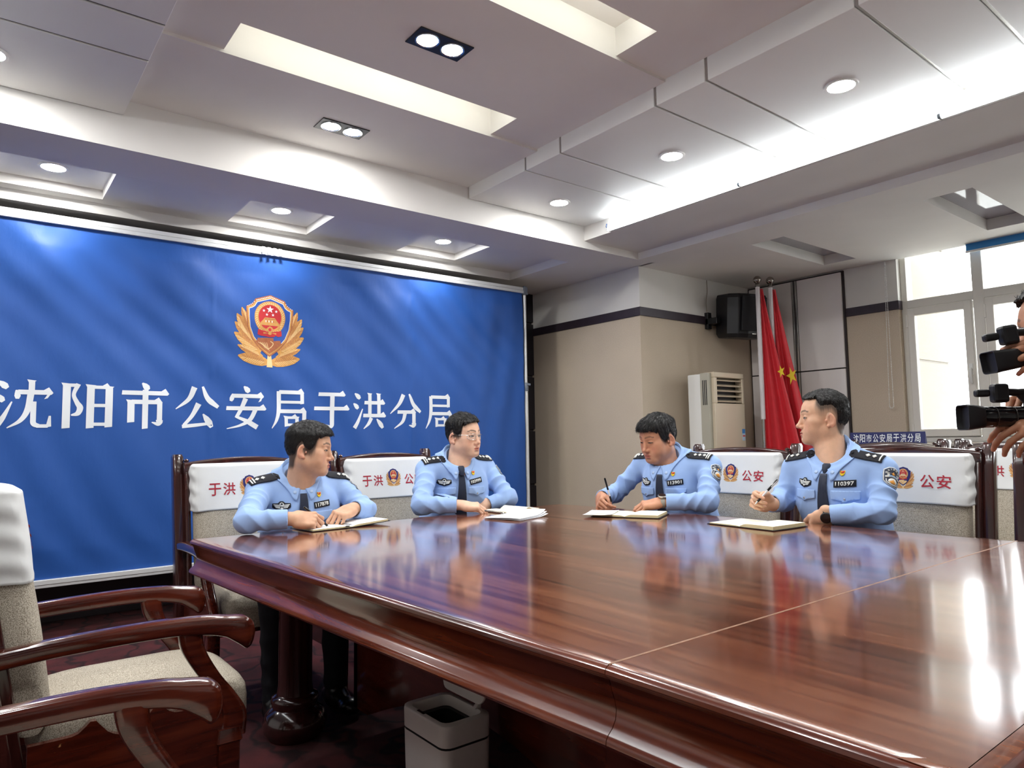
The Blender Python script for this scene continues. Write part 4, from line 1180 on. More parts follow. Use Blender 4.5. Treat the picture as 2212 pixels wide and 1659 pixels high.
def surface_net(fn, lo, hi, h, B=6):
    """sparse surface nets; fn: (N,3) -> distance"""
    lo = np.array(lo, float); hi = np.array(hi, float)
    nb = np.ceil((hi - lo) / (h * B)).astype(int) + 1
    gi = np.stack(np.meshgrid(*[np.arange(n) for n in nb], indexing='ij'), -1).reshape(-1, 3)
    ctr = (lo + (gi + .5) * h * B).astype(F32)
    d = fn(ctr)
    act = gi[np.abs(d) < h * B * 1.25]
    if len(act) == 0: return np.zeros((0, 3)), []
    r = np.arange(B + 1)
    loc = np.stack(np.meshgrid(r, r, r, indexing='ij'), -1).reshape(-1, 3)
    n1 = B + 1
    cells_id, cells_v, efaces = [], [], []
    NY, NZ = int(nb[1] * B + 4), int(nb[2] * B + 4)
    key = lambda c: (c[..., 0].astype(np.int64) * NY + c[..., 1]) * NZ + c[..., 2]
    CH = 1500
    quads = []
    for s in range(0, len(act), CH):
        bl = act[s:s + CH]
        idx = bl[:, None, :] * B + loc[None]
        P = (lo + idx * h).astype(F32).reshape(-1, 3)
        D = fn(P).reshape(len(bl), n1, n1, n1)
        sg = D < 0
        cnt = np.zeros((len(bl), B, B, B), np.int8)
        for a in (0, 1):
            for b in (0, 1):
                for c_ in (0, 1): cnt += sg[:, a:a + B, b:b + B, c_:c_ + B]
        q = np.argwhere((cnt > 0) & (cnt < 8))
        if len(q) == 0: continue
        bi, i, j, k = q.T
        acc = np.zeros((len(q), 3)); num = np.zeros(len(q))
        for ax in range(3):
            for u in (0, 1):
                for v in (0, 1):
                    o = [0, 0, 0]; o[(ax + 1) % 3] = u; o[(ax + 2) % 3] = v
                    e = list(o); e[ax] = 1
                    d0 = D[bi, i + o[0], j + o[1], k + o[2]]; d1 = D[bi, i + e[0], j + e[1], k + e[2]]
                    m = (d0 < 0) != (d1 < 0)
                    t = d0 / np.where(m, d0 - d1, 1)
                    p = np.zeros((len(q), 3)); p[:] = o; p[:, ax] = t
                    acc += p * m[:, None]; num += m
        cell = bl[bi] * B + q[:, 1:]
        cells_id.append(key(cell + 1)); cells_v.append(lo + (cell + acc / num[:, None]) * h)
        # edges owned by the cell's own corner
        for ax in range(3):
            e = [0, 0, 0]; e[ax] = 1
            s0 = sg[bi, i, j, k]; s1 = sg[bi, i + e[0], j + e[1], k + e[2]]
            m = s0 != s1
            if not m.any(): continue
            c0 = cell[m] + 1
            d1 = np.zeros(3, int); d1[(ax + 1) % 3] = 1
            d2 = np.zeros(3, int); d2[(ax + 2) % 3] = 1
            qd = np.stack([key(c0 - d1 - d2), key(c0 - d2), key(c0), key(c0 - d1)], 1)
            fl = s0[m]
            qd[~fl] = qd[~fl][:, ::-1]
            quads.append(qd)
    ids = np.concatenate(cells_id); vs = np.concatenate(cells_v)
    ids, ui = np.unique(ids, return_index=True); vs = vs[ui]
    qd = np.concatenate(quads)
    pos = np.searchsorted(ids, qd); pos = np.clip(pos, 0, len(ids) - 1)
    ok = (ids[pos] == qd).all(1)
    return vs, pos[ok]

def net_object(name, vs, qd, mats, parent, colors=None, smooth=True):
    me = bpy.data.meshes.new(name)
    off = np.array(world_off(parent)) if parent is not None else np.zeros(3)
    me.vertices.add(len(vs)); me.vertices.foreach_set('co', (vs - off).astype(F32).ravel())
    me.loops.add(len(qd) * 4); me.loops.foreach_set('vertex_index', qd.astype(np.int32).ravel())
    me.polygons.add(len(qd)); me.polygons.foreach_set('loop_start', np.arange(0, len(qd) * 4, 4, dtype=np.int32))
    me.update(calc_edges=True); me.validate()
    for m in (mats if isinstance(mats, (list, tuple)) else [mats]): me.materials.append(m)
    if colors is not None:
        at = me.color_attributes.new('Col', 'FLOAT_COLOR', 'POINT')
        c4 = np.ones((len(vs), 4), F32); c4[:, :3] = colors
        at.data.foreach_set('color', c4.ravel())
    if smooth: me.shade_smooth()
    o = bpy.data.objects.new(name, me); COL.objects.link(o); o.parent = parent
    return o

# ------------------------------------------------------------------ head
def head_frame(fwd, pitch=0.0, roll=0.0):
    """columns: right, forward, up of the head in world space"""
    f = unit([fwd[0], fwd[1], 0]); u = np.array([0, 0, 1.0]); r = np.cross(f, u)
    f, u = f * math.cos(pitch) + u * math.sin(pitch), u * math.cos(pitch) - f * math.sin(pitch)
    r, u = r * math.cos(roll) + u * math.sin(roll), u * math.cos(roll) - r * math.sin(roll)
    return np.stack([r, f, u], 1)

def head_sdf(q, st):
    """q in head space: x right, y forward, z up"""
    x = np.abs(q[:, 0]); Q = np.stack([x, q[:, 1], q[:, 2]], 1)
    fat = st.get('fat', 0.0)
    d = ellip(q, (0, -.008, .028), (.0765, .095, .088))
    d = smin(d, ellip(q, (0, .034, .030), (.064, .054, .060)), .02)
    d = smin(d, ellip(q, (0, .030, -.030), (.064 + fat * .5, .056, .076)), .02)
    d = smin(d, rcone(Q, (.049 + fat, -.002, -.056), (.020 + fat * .5, .066, -.094), .022, .020), .03)
    d = smin(d, ellip(q, (0, .072, -.098), (.024, .018, .0185)), .018)
    d = smin(d, ellip(Q, (.046, .050, -.018), (.024, .026, .020)), .02)
    d = smin(d, ellip(Q, (.036 + fat, .052, -.050), (.028, .026, .030)), .02)
    d = smin(d, rcone(Q, (.010, .082, .019), (.044, .069, .021), .0105, .008), .014)
    d = smin(d, ellip(q, (0, .070, -.068), (.032, .0225, .027)), .02)
    # eye sockets, lids
    d = smax(d, -ellip(Q, (.0325, .098, .003), (.0185, .013, .0105)), .012)
    d = smin(d, ellip(Q, (.0325, .0725, .0005), (.0165, .0150, .0125)), .006)
    # nose
    d = smin(d, rcone(q, (0, .083, .012), (0, .099, -.030), .0085, .0105), .011)
    d = smin(d, ellip(q, (0, .1045, -.0365), (.0112, .0118, .0098)), .008)
    d = smin(d, ellip(Q, (.0130, .0930, -.0405), (.0078, .0105, .0078)), .006)
    d = smax(d, -ellip(Q, (.0062, .0995, -.0485), (.0040, .0065, .0034)), .002)
    # lips
    d = smin(d, ellip(q, (0, .0905, -.0640), (.0215, .0085, .0052)), .004)
    d = smin(d, ellip(q, (0, .0890, -.0752), (.0185, .0090, .0062)), .005)
    op = st.get('mouth', 0.0)
    d = smax(d, -ellip(q, (0, .1010, -.0694 - op * .3), (.0235, .0125, .0013 + op)), .0012)
    d = smax(d, -ellip(q, (0, .0985, -.0880), (.018, .0085, .006)), .008)
    # eye opening
    eo = st.get('eye', .0036)
    d = smax(d, -ellip(Q, (.0325, .0890, -.0008), (.0140, .0125, eo)), .0012)
    # ears
    a = math.radians(24)
    RE = np.array([[math.cos(a), -math.sin(a), 0], [math.sin(a), math.cos(a), 0], [0, 0, 1]])
    T = math.radians(-10)
    RT = np.array([[1, 0, 0], [0, math.cos(T), -math.sin(T)], [0, math.sin(T), math.cos(T)]])
    RR = RE @ RT
    e = ellip(Q, (.0800, -.014, -.012), (.0068, .0185, .0320), RR)
    e = smax(e, -ellip(Q, (.0885, -.010, -.009), (.0088, .0130, .0225), RR), .002)
    e = smin(e, ellip(Q, (.0790, -.017, -.008), (.0042, .0055, .017), RR), .002)
    e = smax(e, -ellip(Q, (.085, -.004, -.016), (.006, .006, .007)), .003)
    e = smin(e, ellip(Q, (.0795, -.004, -.036), (.006, .008, .008)), .004)
    e = smin(e, ellip(Q, (.0775, .006, -.014), (.004, .005, .007)), .003)
    d = smin(d, e, .004)
    return d

def scalp(q):
    d = ellip(q, (0, -.008, .028), (.0765, .095, .088))
    d = smin(d, ellip(q, (0, .034, .030), (.064, .054, .060)), .02)
    d = smin(d, ellip(q, (0, .030, -.030), (.064, .056, .076)), .02)
    return d

def hair_height(q, st):
    """height above the hairline (metres, along z); positive inside the hair"""
    x, y, z = q[:, 0], q[:, 1], q[:, 2]
    ax = np.abs(x)
    phi = np.degrees(np.arctan2(ax, y + .008))
    zf, ztemple, zside, zburn = st['front'], st['temple'], st['side'], st['burn']
    xs = [0, 15, 30, 42, 50, 57, 64, 86, 93, 102, 112, 122, 135, 150, 180]
    zs_ = [zf, zf, zf - .002, ztemple, ztemple - .010, zburn + .016, zburn, zburn + .004, st.get('over', .024), st.get('over', .024) - .004, .004 + (st.get('over', .024) - .024), -.036, st['nape'], st['nape'] - .006, st['nape'] - .006]
    line = np.interp(phi, xs, zs_)
    jag = st.get('jag', .004)
    line = line + jag * (np.sin(x * 310 + 2 * np.sin(x * 120)) * .6 + np.sin(x * 540 + 1) * .4) * (phi < 50) + .0035 * (np.sin(phi * .9 + 40 * q[:, 2]) + np.sin(y * 260)) * .5 * (phi >= 50)
    part = st.get('skew', 0.0)
    line = line + part * x * (phi < 60)
    return z - line

def hair_thick(q, st):
    hh = hair_height(q, st)
    x, y, z = q[:, 0], q[:, 1], q[:, 2]
    top = sstep(z, st.get('topa', .03), st.get('topb', .085))
    t = st['tside'] + (st['ttop'] - st['tside']) * top
    t = t + st.get('tfront', 0) * sstep(y, .02, .075) * top
    soft = st.get('soft', .025)
    softf = np.where(np.degrees(np.arctan2(np.abs(x), y + .008)) < 45, st.get('softf', .006), soft)
    k = sstep(hh, 0.0, softf)
    t = t * k - .0018 * (1 - k)
    # strands
    fl = st.get('flow', (0, 1))
    s = x * 330 + 60 * np.sin(y * 22 + 3 * z * 10) * .05 + 1.2 * np.sin(z * 60 + x * 40)
    s2 = (y * 260 + 1.5 * np.sin(x * 50 + z * 30))
    side = sstep(np.abs(x), .045, .07)
    n = np.sin(s) * np.sin(s * .37 + 1 + y * 9) * (1 - side) + np.sin(s2) * np.sin(s2 * .41 + z * 12) * side
    t = t + st.get('strand', .0016) * n * k * (0.4 + top)
    t = t + st.get('clump', .0015) * np.sin(x * 95 + 2 * np.sin(y * 50)) * np.sin(y * 70 + x * 30) * k * top
    return t, hh

# ------------------------------------------------------------------ hand
FING = [(.029, .087, (.043, .026, .021), .0092), (.010, .091, (.047, .029, .022), .0094), (-.009, .087, (.043, .027, .022), .0089), (-.027, .079, (.034, .020, .019), .0080)]
POSES = {
 'write': dict(c=[(38, 52, 25), (48, 62, 30), (58, 72, 35), (62, 72, 35)], sp=[2, 0, -2, -5], th=[(.024, .020, -.010), (.040, .050, -.022), (.034, .080, -.038), (.020, .100, -.050)]),
 'raised': dict(c=[(45, 60, 25), (62, 72, 35), (70, 80, 40), (72, 80, 40)], sp=[3, 0, -2, -4], th=[(.024, .020, -.010), (.042, .046, -.020), (.040, .076, -.034), (.026, .098, -.046)]),
 'rest': dict(c=[(28, 30, 18), (30, 34, 20), (32, 38, 22), (34, 40, 24)], sp=[5, 1, -3, -8], th=[(.024, .020, -.008), (.044, .046, -.014), (.050, .076, -.022), (.046, .100, -.028)]),
 'flat': dict(c=[(14, 22, 14), (16, 24, 14), (18, 26, 14), (20, 26, 14)], sp=[7, 1, -5, -12], th=[(.024, .018, -.006), (.046, .042, -.012), (.058, .070, -.018), (.060, .096, -.022)]),
 'press': dict(c=[(40, 45, 25), (48, 55, 30), (55, 62, 30), (58, 62, 30)], sp=[4, 1, -3, -7], th=[(.024, .020, -.010), (.042, .048, -.022), (.042, .078, -.034), (.034, .100, -.042)]),
 'spread': dict(c=[(10, 14, 8), (14, 18, 10), (18, 22, 12), (24, 24, 12)], sp=[10, 1, -8, -20], th=[(.024, .018, -.004), (.050, .036, -.006), (.072, .056, -.008), (.090, .076, -.010)]),
 'thumbout': dict(c=[(42, 28, 14), (46, 30, 16), (50, 32, 18), (54, 34, 18)], sp=[6, 1, -5, -14], th=[(.024, .020, .000), (.046, .054, .000), (.052, .088, -.002), (.052, .116, -.004)]),
 'grip': dict(c=[(30, 45, 30), (32, 48, 32), (34, 50, 32), (36, 50, 32)], sp=[3, 0, -2, -5], th=[(.024, .020, -.012), (.040, .046, -.030), (.036, .074, -.048), (.026, .096, -.058)]),
}
def hand_prims(W, Yh, Zh, left, pose, scale=1.0):
    """list of callables in world space + the finger tip positions"""
    Yh = unit(Yh); Zh = unit(np.array(Zh) - Yh * np.dot(Zh, Yh)); Xh = np.cross(Yh, Zh)
    R = np.stack([Xh, Yh, Zh], 1)
    t = 1.0 if left else -1.0
    tw = lambda p: np.array(W) + R @ (np.array(p) * scale)
    P_ = POSES[pose]
    fingers, tips = [], []
    for k, (fx, fy, ls, r0) in enumerate(FING):
        p = np.array([t * fx, fy, .001 - .004 * abs(k - 1.2) * .5])
        ang = 0; sp = math.radians(P_['sp'][k]) * t
        seg = [p]
        for i in range(3):
            ang += math.radians(P_['c'][k][i])
            p = p + ls[i] * np.array([math.sin(sp) * math.cos(ang), math.cos(sp) * math.cos(ang), -math.sin(ang)])
            seg.append(p)
        fingers.append([(tw(seg[i]), tw(seg[i + 1]), scale * r0 * (1 - .10 * i), scale * r0 * (1 - .10 * (i + 1))) for i in range(3)])
        tips.append(tw(seg[-1]))
    th = [np.array([t * p[0], p[1], p[2]]) for p in P_['th']]
    trs = [.0150, .0118, .0105, .0085]
    fingers.append([(tw(th[i]), tw(th[i + 1]), scale * trs[i], scale * trs[i + 1]) for i in range(3)])
    tips.append(tw(th[-1]))
    def sdf(P):
        q = ((P - np.asarray(W, F32)) @ R.astype(F32)) / scale
        d = rbox(q, (0, .050, -.001), (.0385, .044, .0125), .0115)
        d = smin(d, rcone(q * np.array([.85, 1, 1.15], F32), (0, -.02, 0), (0, .02, 0), .0255, .025), .02)
        d = smin(d, ellip(q, (t * .024, .032, -.010), (.017, .034, .015)), .012)
        d = smin(d, ellip(q, (-t * .026, .040, -.008), (.014, .036, .013)), .012)
        for k in range(4):   # knuckles
            d = smin(d, ellip(q, (t * FING[k][0], FING[k][1] - .002, .005), (.0085, .010, .0075)), .006)
        d = d * scale
        ga = None
        for k, f in enumerate(fingers):
            g = None
            for (a, b, ra, rb) in f:
                c_ = rcone(P, a, b, ra, rb)
                g = c_ if g is None else smin(g, c_, .004)
            if k == 4: d = smin(d, g, .009)
            else: ga = g if ga is None else smin(ga, g, .0016)
        return smin(d, ga, .006)
    ctr = tw((0, .07, -.02))
    return sdf, tips, R, ctr
# ------------------------------------------------------------------ figures
SKIN = mat('skin', (1, 1, 1, 1), .48, attr='Col', var=.05, vscale=45, sss=.12, bump=.04, bscale=220, spec=.45)
HAIR = mat('black_hair', srgb(17, 15, 15), .42, spec=.5, var=.25, vscale=60, bump=.7, bscale=160, stretch=(1, .25, .5))
SHIRT = mat('light_blue_uniform_cloth', srgb(152, 182, 230), .82, var=.03, vscale=5, bump=.10, bscale=26, sheen=.15, spec=.25)
COLLARM = mat('light_blue_collar_cloth', srgb(155, 185, 232), .8, bump=.03, bscale=80, spec=.25)
TIE = mat('navy_tie', srgb(24, 34, 56), .6, var=.08, vscale=30, sheen=.1)
NAVY = mat('navy_black_patch', srgb(17, 19, 30), .75, bump=.2, bscale=500)
SILVER = mat('silver_thread', srgb(226, 228, 224), .55, var=.05, vscale=200)
TROUSER = mat('navy_trousers', srgb(18, 20, 28), .85, var=.15, vscale=12, bump=.2, bscale=30)
SHOE = mat('black_leather_shoe', srgb(14, 14, 15), .3, coat=.3)
EYEW = mat('eye_white', srgb(222, 216, 208), .25, coat=.5)
IRIS = mat('dark_iris', srgb(30, 20, 16), .15, coat=.8)
PATCHGREY = mat('patch_slate', srgb(54, 62, 82), .75)
PATCHEDGE = mat('patch_pale_edge', srgb(200, 204, 206), .7)
ORANGE = mat('patch_orange', srgb(216, 150, 60), .7)
PALEBLUE = mat('patch_pale_blue', srgb(150, 184, 220), .7)
BUTTON = mat('silver_button', srgb(170, 176, 190), .3, .8)

def limb_axis(P, a, b):
    ba = np.asarray(b, float) - np.asarray(a, float); L_ = np.linalg.norm(ba); u = (ba / L_).astype(F32)
    return (P - np.asarray(a, F32)) @ u, L_

class Figure: pass

def build_person(sp):
    """sp: dict with joints in world space; builds body, hair, eyes, shirt, trousers, shoes below one Empty"""
    g = Figure()
    root = tag(empty('person', (sp['pelvis'][0], sp['pelvis'][1], 0)), sp['label'], 'person', sp.get('group'))
    g.root = root
    F = unit([*sp['face'][:2], 0]); Z = np.array([0, 0, 1.0]); Rt = np.cross(F, Z)
    g.F, g.Rt = F, Rt
    rs, ls_ = np.array(sp['rsh'], float), np.array(sp['lsh'], float)
    re, le = np.array(sp['rel'], float), np.array(sp['lel'], float)
    rw, lw = np.array(sp['rwr'], float), np.array(sp['lwr'], float)
    g.V, g.Np = np.array(sp['V'], float), np.array(sp['Np'], float)
    Nb = (g.V + g.Np) / 2 - Z * sp.get('ndrop', .050); Hc = np.array(sp['head'], float); pel = np.array(sp['pelvis'], float)
    Sm = (rs + ls_) / 2
    R = head_frame(sp['look'], sp.get('hpitch', 0), sp.get('hroll', 0)); hs = sp.get('hscale', 1.0)
    st = sp['style']
    toH = lambda P: ((P - Hc.astype(F32)) @ R.astype(F32)) / hs
    g.toW = lambda p: Hc + R @ (np.array(p) * hs)
    g.R, g.hs = R, hs
    ntop = g.toW((0, -.024, -.055)); g.Nb, g.ntop = Nb, ntop
    nthr = g.toW((0, .010, -.080))
    hands = []
    for side, hk in (('r', 'rhand'), ('l', 'lhand')):
        if sp.get(hk):
            h_ = sp[hk]
            hands.append((hand_prims(rw if side == 'r' else lw, h_['y'], h_['z'], side == 'l', h_['pose'], h_.get('s', 1.02)), side))
    g.hands = hands
    wide = sp.get('wide', 1.0)
    # ---- skin: head, neck, a core through shoulders and arms, hands
    def body(P):
        d = np.full(len(P), .5, F32)
        def region(c_, r_):
            return vlen(P - np.asarray(c_, F32)) < r_
        m = region(Hc, .26)
        if m.any():
            q = toH(P[m]); d[m] = np.minimum(d[m], head_sdf(q, st) * hs)
        n = rcone(P, ntop, Nb - Z * .09, .056 * wide, .060 * wide)
        n = smin(n, rcone(P, nthr, Nb + F * .028 - Z * .09, .036, .042), .04)
        d = smin(d, n, .030)
        core = rcone(P, Nb - Z * .12, pel, .055, .08)
        core = smin(core, rcone(P, rs, ls_, .04, .04), .03)
        for s, e_, w_ in ((rs, re, rw), (ls_, le, lw)):
            core = smin(core, rcone(P, s, e_, .040, .034), .02); core = smin(core, rcone(P, e_, w_, .034, .024), .02)
        d = smin(d, core, .02)
        for (hsdf, tips, RH, ctr), side in hands:
            m = region(ctr, .20)
            if m.any(): d[m] = smin(d[m], hsdf(P[m]), .012)
        return d
    pts = np.array([Hc + .17, Hc - .17, rs, ls_, re, le, rw, lw, pel] + [t for hh_ in hands for t in hh_[0][1]])
    vs, qd = surface_net(body, pts.min(0) - .09, pts.max(0) + .09, sp.get('res', .0024))
    # colours
    tone = np.array(srgb(*sp.get('tone', (214, 170, 140)))[:3])
    colr = np.tile(tone, (len(vs), 1))
    q = toH(vs.astype(F32)); near = np.linalg.norm(vs - Hc, axis=1) < .2 * hs
    x, y, z = q[:, 0], q[:, 1], q[:, 2]; ax = np.abs(x)
    def blend(mask, c_, amt=1.0):
        m = (np.clip(mask, 0, 1) * amt * near)[:, None]
        colr[:] = colr * (1 - m) + np.array(srgb(*c_)[:3]) * m
    # rosy cheeks, nose, ears
    blend(np.exp(-((ax - .045) / .02) ** 2 - ((z + .035) / .022) ** 2) * (y > .02), (208, 134, 112), .35)
    blend(np.exp(-(x / .015) ** 2 - ((z + .037) / .014) ** 2) * (y > .085), (210, 140, 116), .35)
    blend(sstep(ax, .076, .081) * sstep(z, -.055, -.045) * (z < .03), (212, 138, 116), .4)
    # stubble
    blend(sstep(-z, .052, .075) * sstep(y, .01, .04) * (np.abs(z + .07) > .0) * .9, (150, 128, 112), .16)
    # lips
    lp = np.maximum(1 - ((x / .0225) ** 2 + ((z + .0695) / .0125) ** 2), 0)
    blend(sstep(lp, .05, .3) * (y > .075), (178, 104, 92), .8)
    # brows
    bz = .0245 + .006 * np.sin(np.clip((ax - .010) / .045, 0, 1) * PI * .85) - .002 * (ax > .045)
    bm = sstep(.0062 - np.abs(z - bz) * (1 + .5 * (ax > .04)), 0, .0035) * (ax > .010) * (ax < .055) * (y > .04)
    blend(bm, (52, 40, 36), st.get('brow', .75))
    # lash line
    eo = st.get('eye', .0036)
    el = np.sqrt(((ax - .0325) / .0150) ** 2 + ((z + .0008) / (eo + .0016)) ** 2)
    blend(sstep(1.22 - el, 0, .16) * (y > .06), (48, 34, 30), .85)
    # shaved sides and stubble along the hairline
    th, hh = hair_thick(q, st)
    phi_ = np.degrees(np.arctan2(ax, y + .008))
    fade = sstep(hh, st.get('fade0', -.004), st.get('fade1', .012)) * (ax < .080) * sstep(phi_, 44, 54)
    fade = np.maximum(fade, sstep(hh, -.004, .004) * (ax < .080))
    fade = fade * np.maximum(sstep(z, st['nape'] - .016, st['nape'] + .004), phi_ < 100)
    blend(fade, st.get('fadec', (46, 40, 40)), st.get('fade', .75))
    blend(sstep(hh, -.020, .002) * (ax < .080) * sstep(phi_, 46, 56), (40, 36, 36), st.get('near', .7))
    # hands: warmer knuckles and finger tips
    near[:] = True
    for (hsdf, tips, RH, ctr), side in hands:
        for t_ in tips:
            dd = np.linalg.norm(vs - t_, axis=1)
            blend(sstep(.018 - dd, 0, .012), (218, 150, 128), .35)
    net_object('body', vs, qd, SKIN, root, colr)
    # ---- hair
    fsd = sp.get('seed', 1.0)
    def hair(P):
        q = toH(P); t, hh = hair_thick(q, st)
        return (scalp(q) - t) * hs
    if st.get('hair', True):
        v2, q2 = surface_net(hair, Hc - .16, Hc + .16, .0022)
        # drop the part that lies under the skin
        inside = body(v2.astype(F32)) < -.0035
        keep = ~(inside[q2].all(1))
        q2 = q2[keep]
        used = np.unique(q2); rm = np.full(len(v2), -1); rm[used] = np.arange(len(used))
        hv, hq = v2[used], rm[q2]
        # short tapered strands that break up the outline
        rng = np.random.default_rng(int(fsd * 10)); flow = st.get('flow3', (0, 1, -.2))
        qh = toH(hv.astype(F32)); tt, hh2 = hair_thick(qh, st)
        e1, e2 = hv[hq[:, 1]] - hv[hq[:, 0]], hv[hq[:, 3]] - hv[hq[:, 0]]
        fnr = np.cross(e1, e2); fnr /= np.linalg.norm(fnr, axis=1)[:, None] + 1e-12
        fc = hv[hq].mean(1); qc = qh[hq].mean(1); tc_ = tt[hq].mean(1)
        ok = np.where((tc_ > .0015) & (np.einsum('ij,ij->i', fc - Hc, fnr) > 0))[0]
        pick = rng.choice(ok, min(st.get('nstrand', 2600), len(ok)), replace=False)
        sv, sq_ = [], []
        Rw = R
        for f_ in pick:
            p0, n_, qq = fc[f_], fnr[f_], qc[f_]
            side = float(sstep(np.array(abs(qq[0])), .04, .068)) * float(1 - sstep(np.array(qq[2]), .06, .1))
            dl = np.array(flow) * (1 - side) + np.array((0, -.45, -1.0)) * side + rng.normal(0, .16, 3)
            if qq[1] < -.05: dl = np.array((0, -.3, -1.0)) + rng.normal(0, .16, 3)
            dw = Rw @ dl; dw = unit(dw - n_ * np.dot(dw, n_))
            ln = (st.get('slen', .016) * (1 - side * .45)) * rng.uniform(.6, 1.2)
            wd = np.cross(n_, dw) * .00075
            lift = st.get('slift', .22)
            a0 = p0 - n_ * .0015; a1 = p0 + dw * ln * .5 + n_ * ln * lift * .8; a2 = p0 + dw * ln + n_ * ln * lift * .75 - np.array([0, 0, .12]) * ln
            b_ = len(sv)
            for pp, ws in ((a0, 1.0), (a1, .8), (a2, .15)):
                sv += [pp + wd * ws, pp - wd * ws, pp + n_ * .0009 * ws]
            for k_ in (0, 3):
                for i_ in range(3):
                    j_ = (i_ + 1) % 3
                    sq_.append((b_ + k_ + i_, b_ + k_ + j_, b_ + k_ + 3 + j_, b_ + k_ + 3 + i_))
        allv = np.concatenate([hv, np.array(sv)]); allq = np.concatenate([hq, np.array(sq_) + len(hv)])
        net_object('hair', allv, allq, HAIR, root)
    # ---- eyes
    for s in (-1, 1):
        e = MB(); c_ = g.toW((s * .0325, .0722, -.0008)); rE = .0128 * hs
        gz = sp.get('gaze', (0, 0))
        dirv = R @ unit([math.sin(gz[0]), math.cos(gz[0]), math.sin(gz[1])])
        e.lathe([(rE * math.sin(t), -rE * math.cos(t)) for t in np.linspace(.01, PI - .01, 16)], c_, 20, 0)
        e.lathe([(rE * 1.02 * math.sin(t), rE * 1.02 * math.cos(t)) for t in np.linspace(.45, .01, 6)], c_, 16, 1, ax=dirv, caps=False)
        e.build('eye', [EYEW, IRIS], root, smooth=80)
    if not sp.get('shirt', True): return g
    # ---- shirt
    chest_c = Sm - Z * .125 + F * sp.get('chest_f', .025)
    belly_c = Sm * .45 + pel * .55 + F * sp.get('belly_f', .03); belly_c[2] = Sm[2] - .31
    RB = np.stack([Rt, F, Z], 1)
    lean = sp.get('lean', .15)
    RL = np.stack([Rt, unit(F - Z * lean), unit(Z + F * lean)], 1)
    cuffs = []
    for e_, w_ in ((re, rw), (le, lw)):
        u = unit(w_ - e_); cuffs.append((w_ - u * .022, u))
    fseed = sp.get('seed', 1.0)
    ccr = (g.V + g.Np) / 2; pln = unit(np.cross(Rt, (g.V - g.Np) / 2)); pln = pln if pln[2] > 0 else -pln
    def shirt(P):
        d = ellip(P, chest_c, (.178 * wide, .118 * wide, .185), RL)
        d = smin(d, rcone(P, rs + Rt * -.01, ls_ + Rt * .01, .060, .060), .06)
        d = smin(d, rcone(P, Nb + Z * .006 - F * .012, rs + Z * .002, .060, .048), .04)
        d = smin(d, rcone(P, Nb + Z * .006 - F * .012, ls_ + Z * .002, .060, .048), .04)
        tb = g.Np - Z * .068 - F * .004
        d = smin(d, rcone(P, tb, rs + Z * .004 - F * .01, .040, .046), .035)
        d = smin(d, rcone(P, tb, ls_ + Z * .004 - F * .01, .040, .046), .035)
        d = smin(d, ellip(P, Sm - F * .045 - Z * .07, (.165 * wide, .085, .13), RL), .05)
        d = smin(d, ellip(P, belly_c, (.170 * wide, .130 * sp.get('belly', 1.0), .20), RB), .08)
        d = smin(d, ellip(P, pel + Z * .02, (.178 * wide, .135, .13), RB), .06)
        # soft chest folds, radiating from the shoulders
        a = (P - Sm.astype(F32)) @ Rt.astype(F32); b = P[:, 2] - F32(Sm[2])
        dt = .008 * (np.abs(np.sin(a * 20 + b * 12 * np.sign(a) + 1.6 * wob(P, 8, fseed))) - .6) * sstep(-b, .0, .10)
        dt += .010 * (np.abs(np.sin(b * 24 + 13 * np.abs(a) + 2.0 * wob(P, 10, fseed + 2))) - .6) * sstep(np.abs(a), .06, .16) * sstep(-b, .08, .22)
        d = d + dt
        for (s, e_, w_), (cp, u) in zip(((rs, re, rw), (ls_, le, lw)), cuffs):
            ar = sp.get('arm', 1.0)
            ua = rcone(P, s, e_, .058 * ar, .048 * ar)
            t, L_ = limb_axis(P, s, e_)
            if sp.get('short'):
                ua = np.maximum(ua, t - F32(L_ * .62)); d = smin(d, ua, .022); continue
            wv = wob(P, 14, fseed + s[0] * 3)
            fo = .6 * np.abs(np.sin(t * 41 + 2.6 * wv + ((P - s.astype(F32)) @ F.astype(F32)) * 26)) + .4 * np.abs(np.sin(t * 23 - 2.0 * wv - P[:, 2] * 14))
            ua = ua + .014 * (fo - .6) * sstep(t, .02, .12) * (1 - .4 * sstep(t, L_ * .85, L_ * 1.1))
            fa = rcone(P, e_, w_, .047 * ar, .040)
            t2, L2 = limb_axis(P, e_, w_)
            w5 = wob(P, 13, fseed + 5 + s[1])
            fo2 = .6 * np.abs(np.sin(t2 * 43 + 2.8 * w5 + P[:, 2] * 32)) + .4 * np.abs(np.sin(t2 * 22 - 2.2 * w5))
            fa = fa + .013 * (fo2 - .6) * (1 - sstep(t2, L2 * .40, L2 * .78))
            tc = (P - cp.astype(F32)) @ u.astype(F32)
            cb = rcone(P, cp - u * .052, cp, .0415, .0400)
            fa = smin(fa, cb, .003)
            fa = np.maximum(fa, tc)
            bore = rcone(P, cp - u * .03, cp + u * .1, .0335, .036)
            fa = np.maximum(fa, -bore)
            arm = smin(ua, fa, .025)
            arm = np.maximum(arm, np.where(tc > -.035, -bore, -1.0))
            arm = np.maximum(arm, np.where(np.abs(tc) < .08, np.where(fa < ua + .02, tc, -1), -1))
            # seam where the sleeve is set in
            d = smin(d, arm, .016)
        nk = rcone(P, Nb - Z * .02, ntop + Z * .05, .0615 * wide, .0615 * wide)
        d = smax(d, -nk, .004)
        pd = (P - ccr.astype(F32)) @ pln.astype(F32)
        d = np.maximum(d, -np.maximum(-(pd + F32(.010)), vlen(P - ccr.astype(F32)) - F32(.112)))
        return d
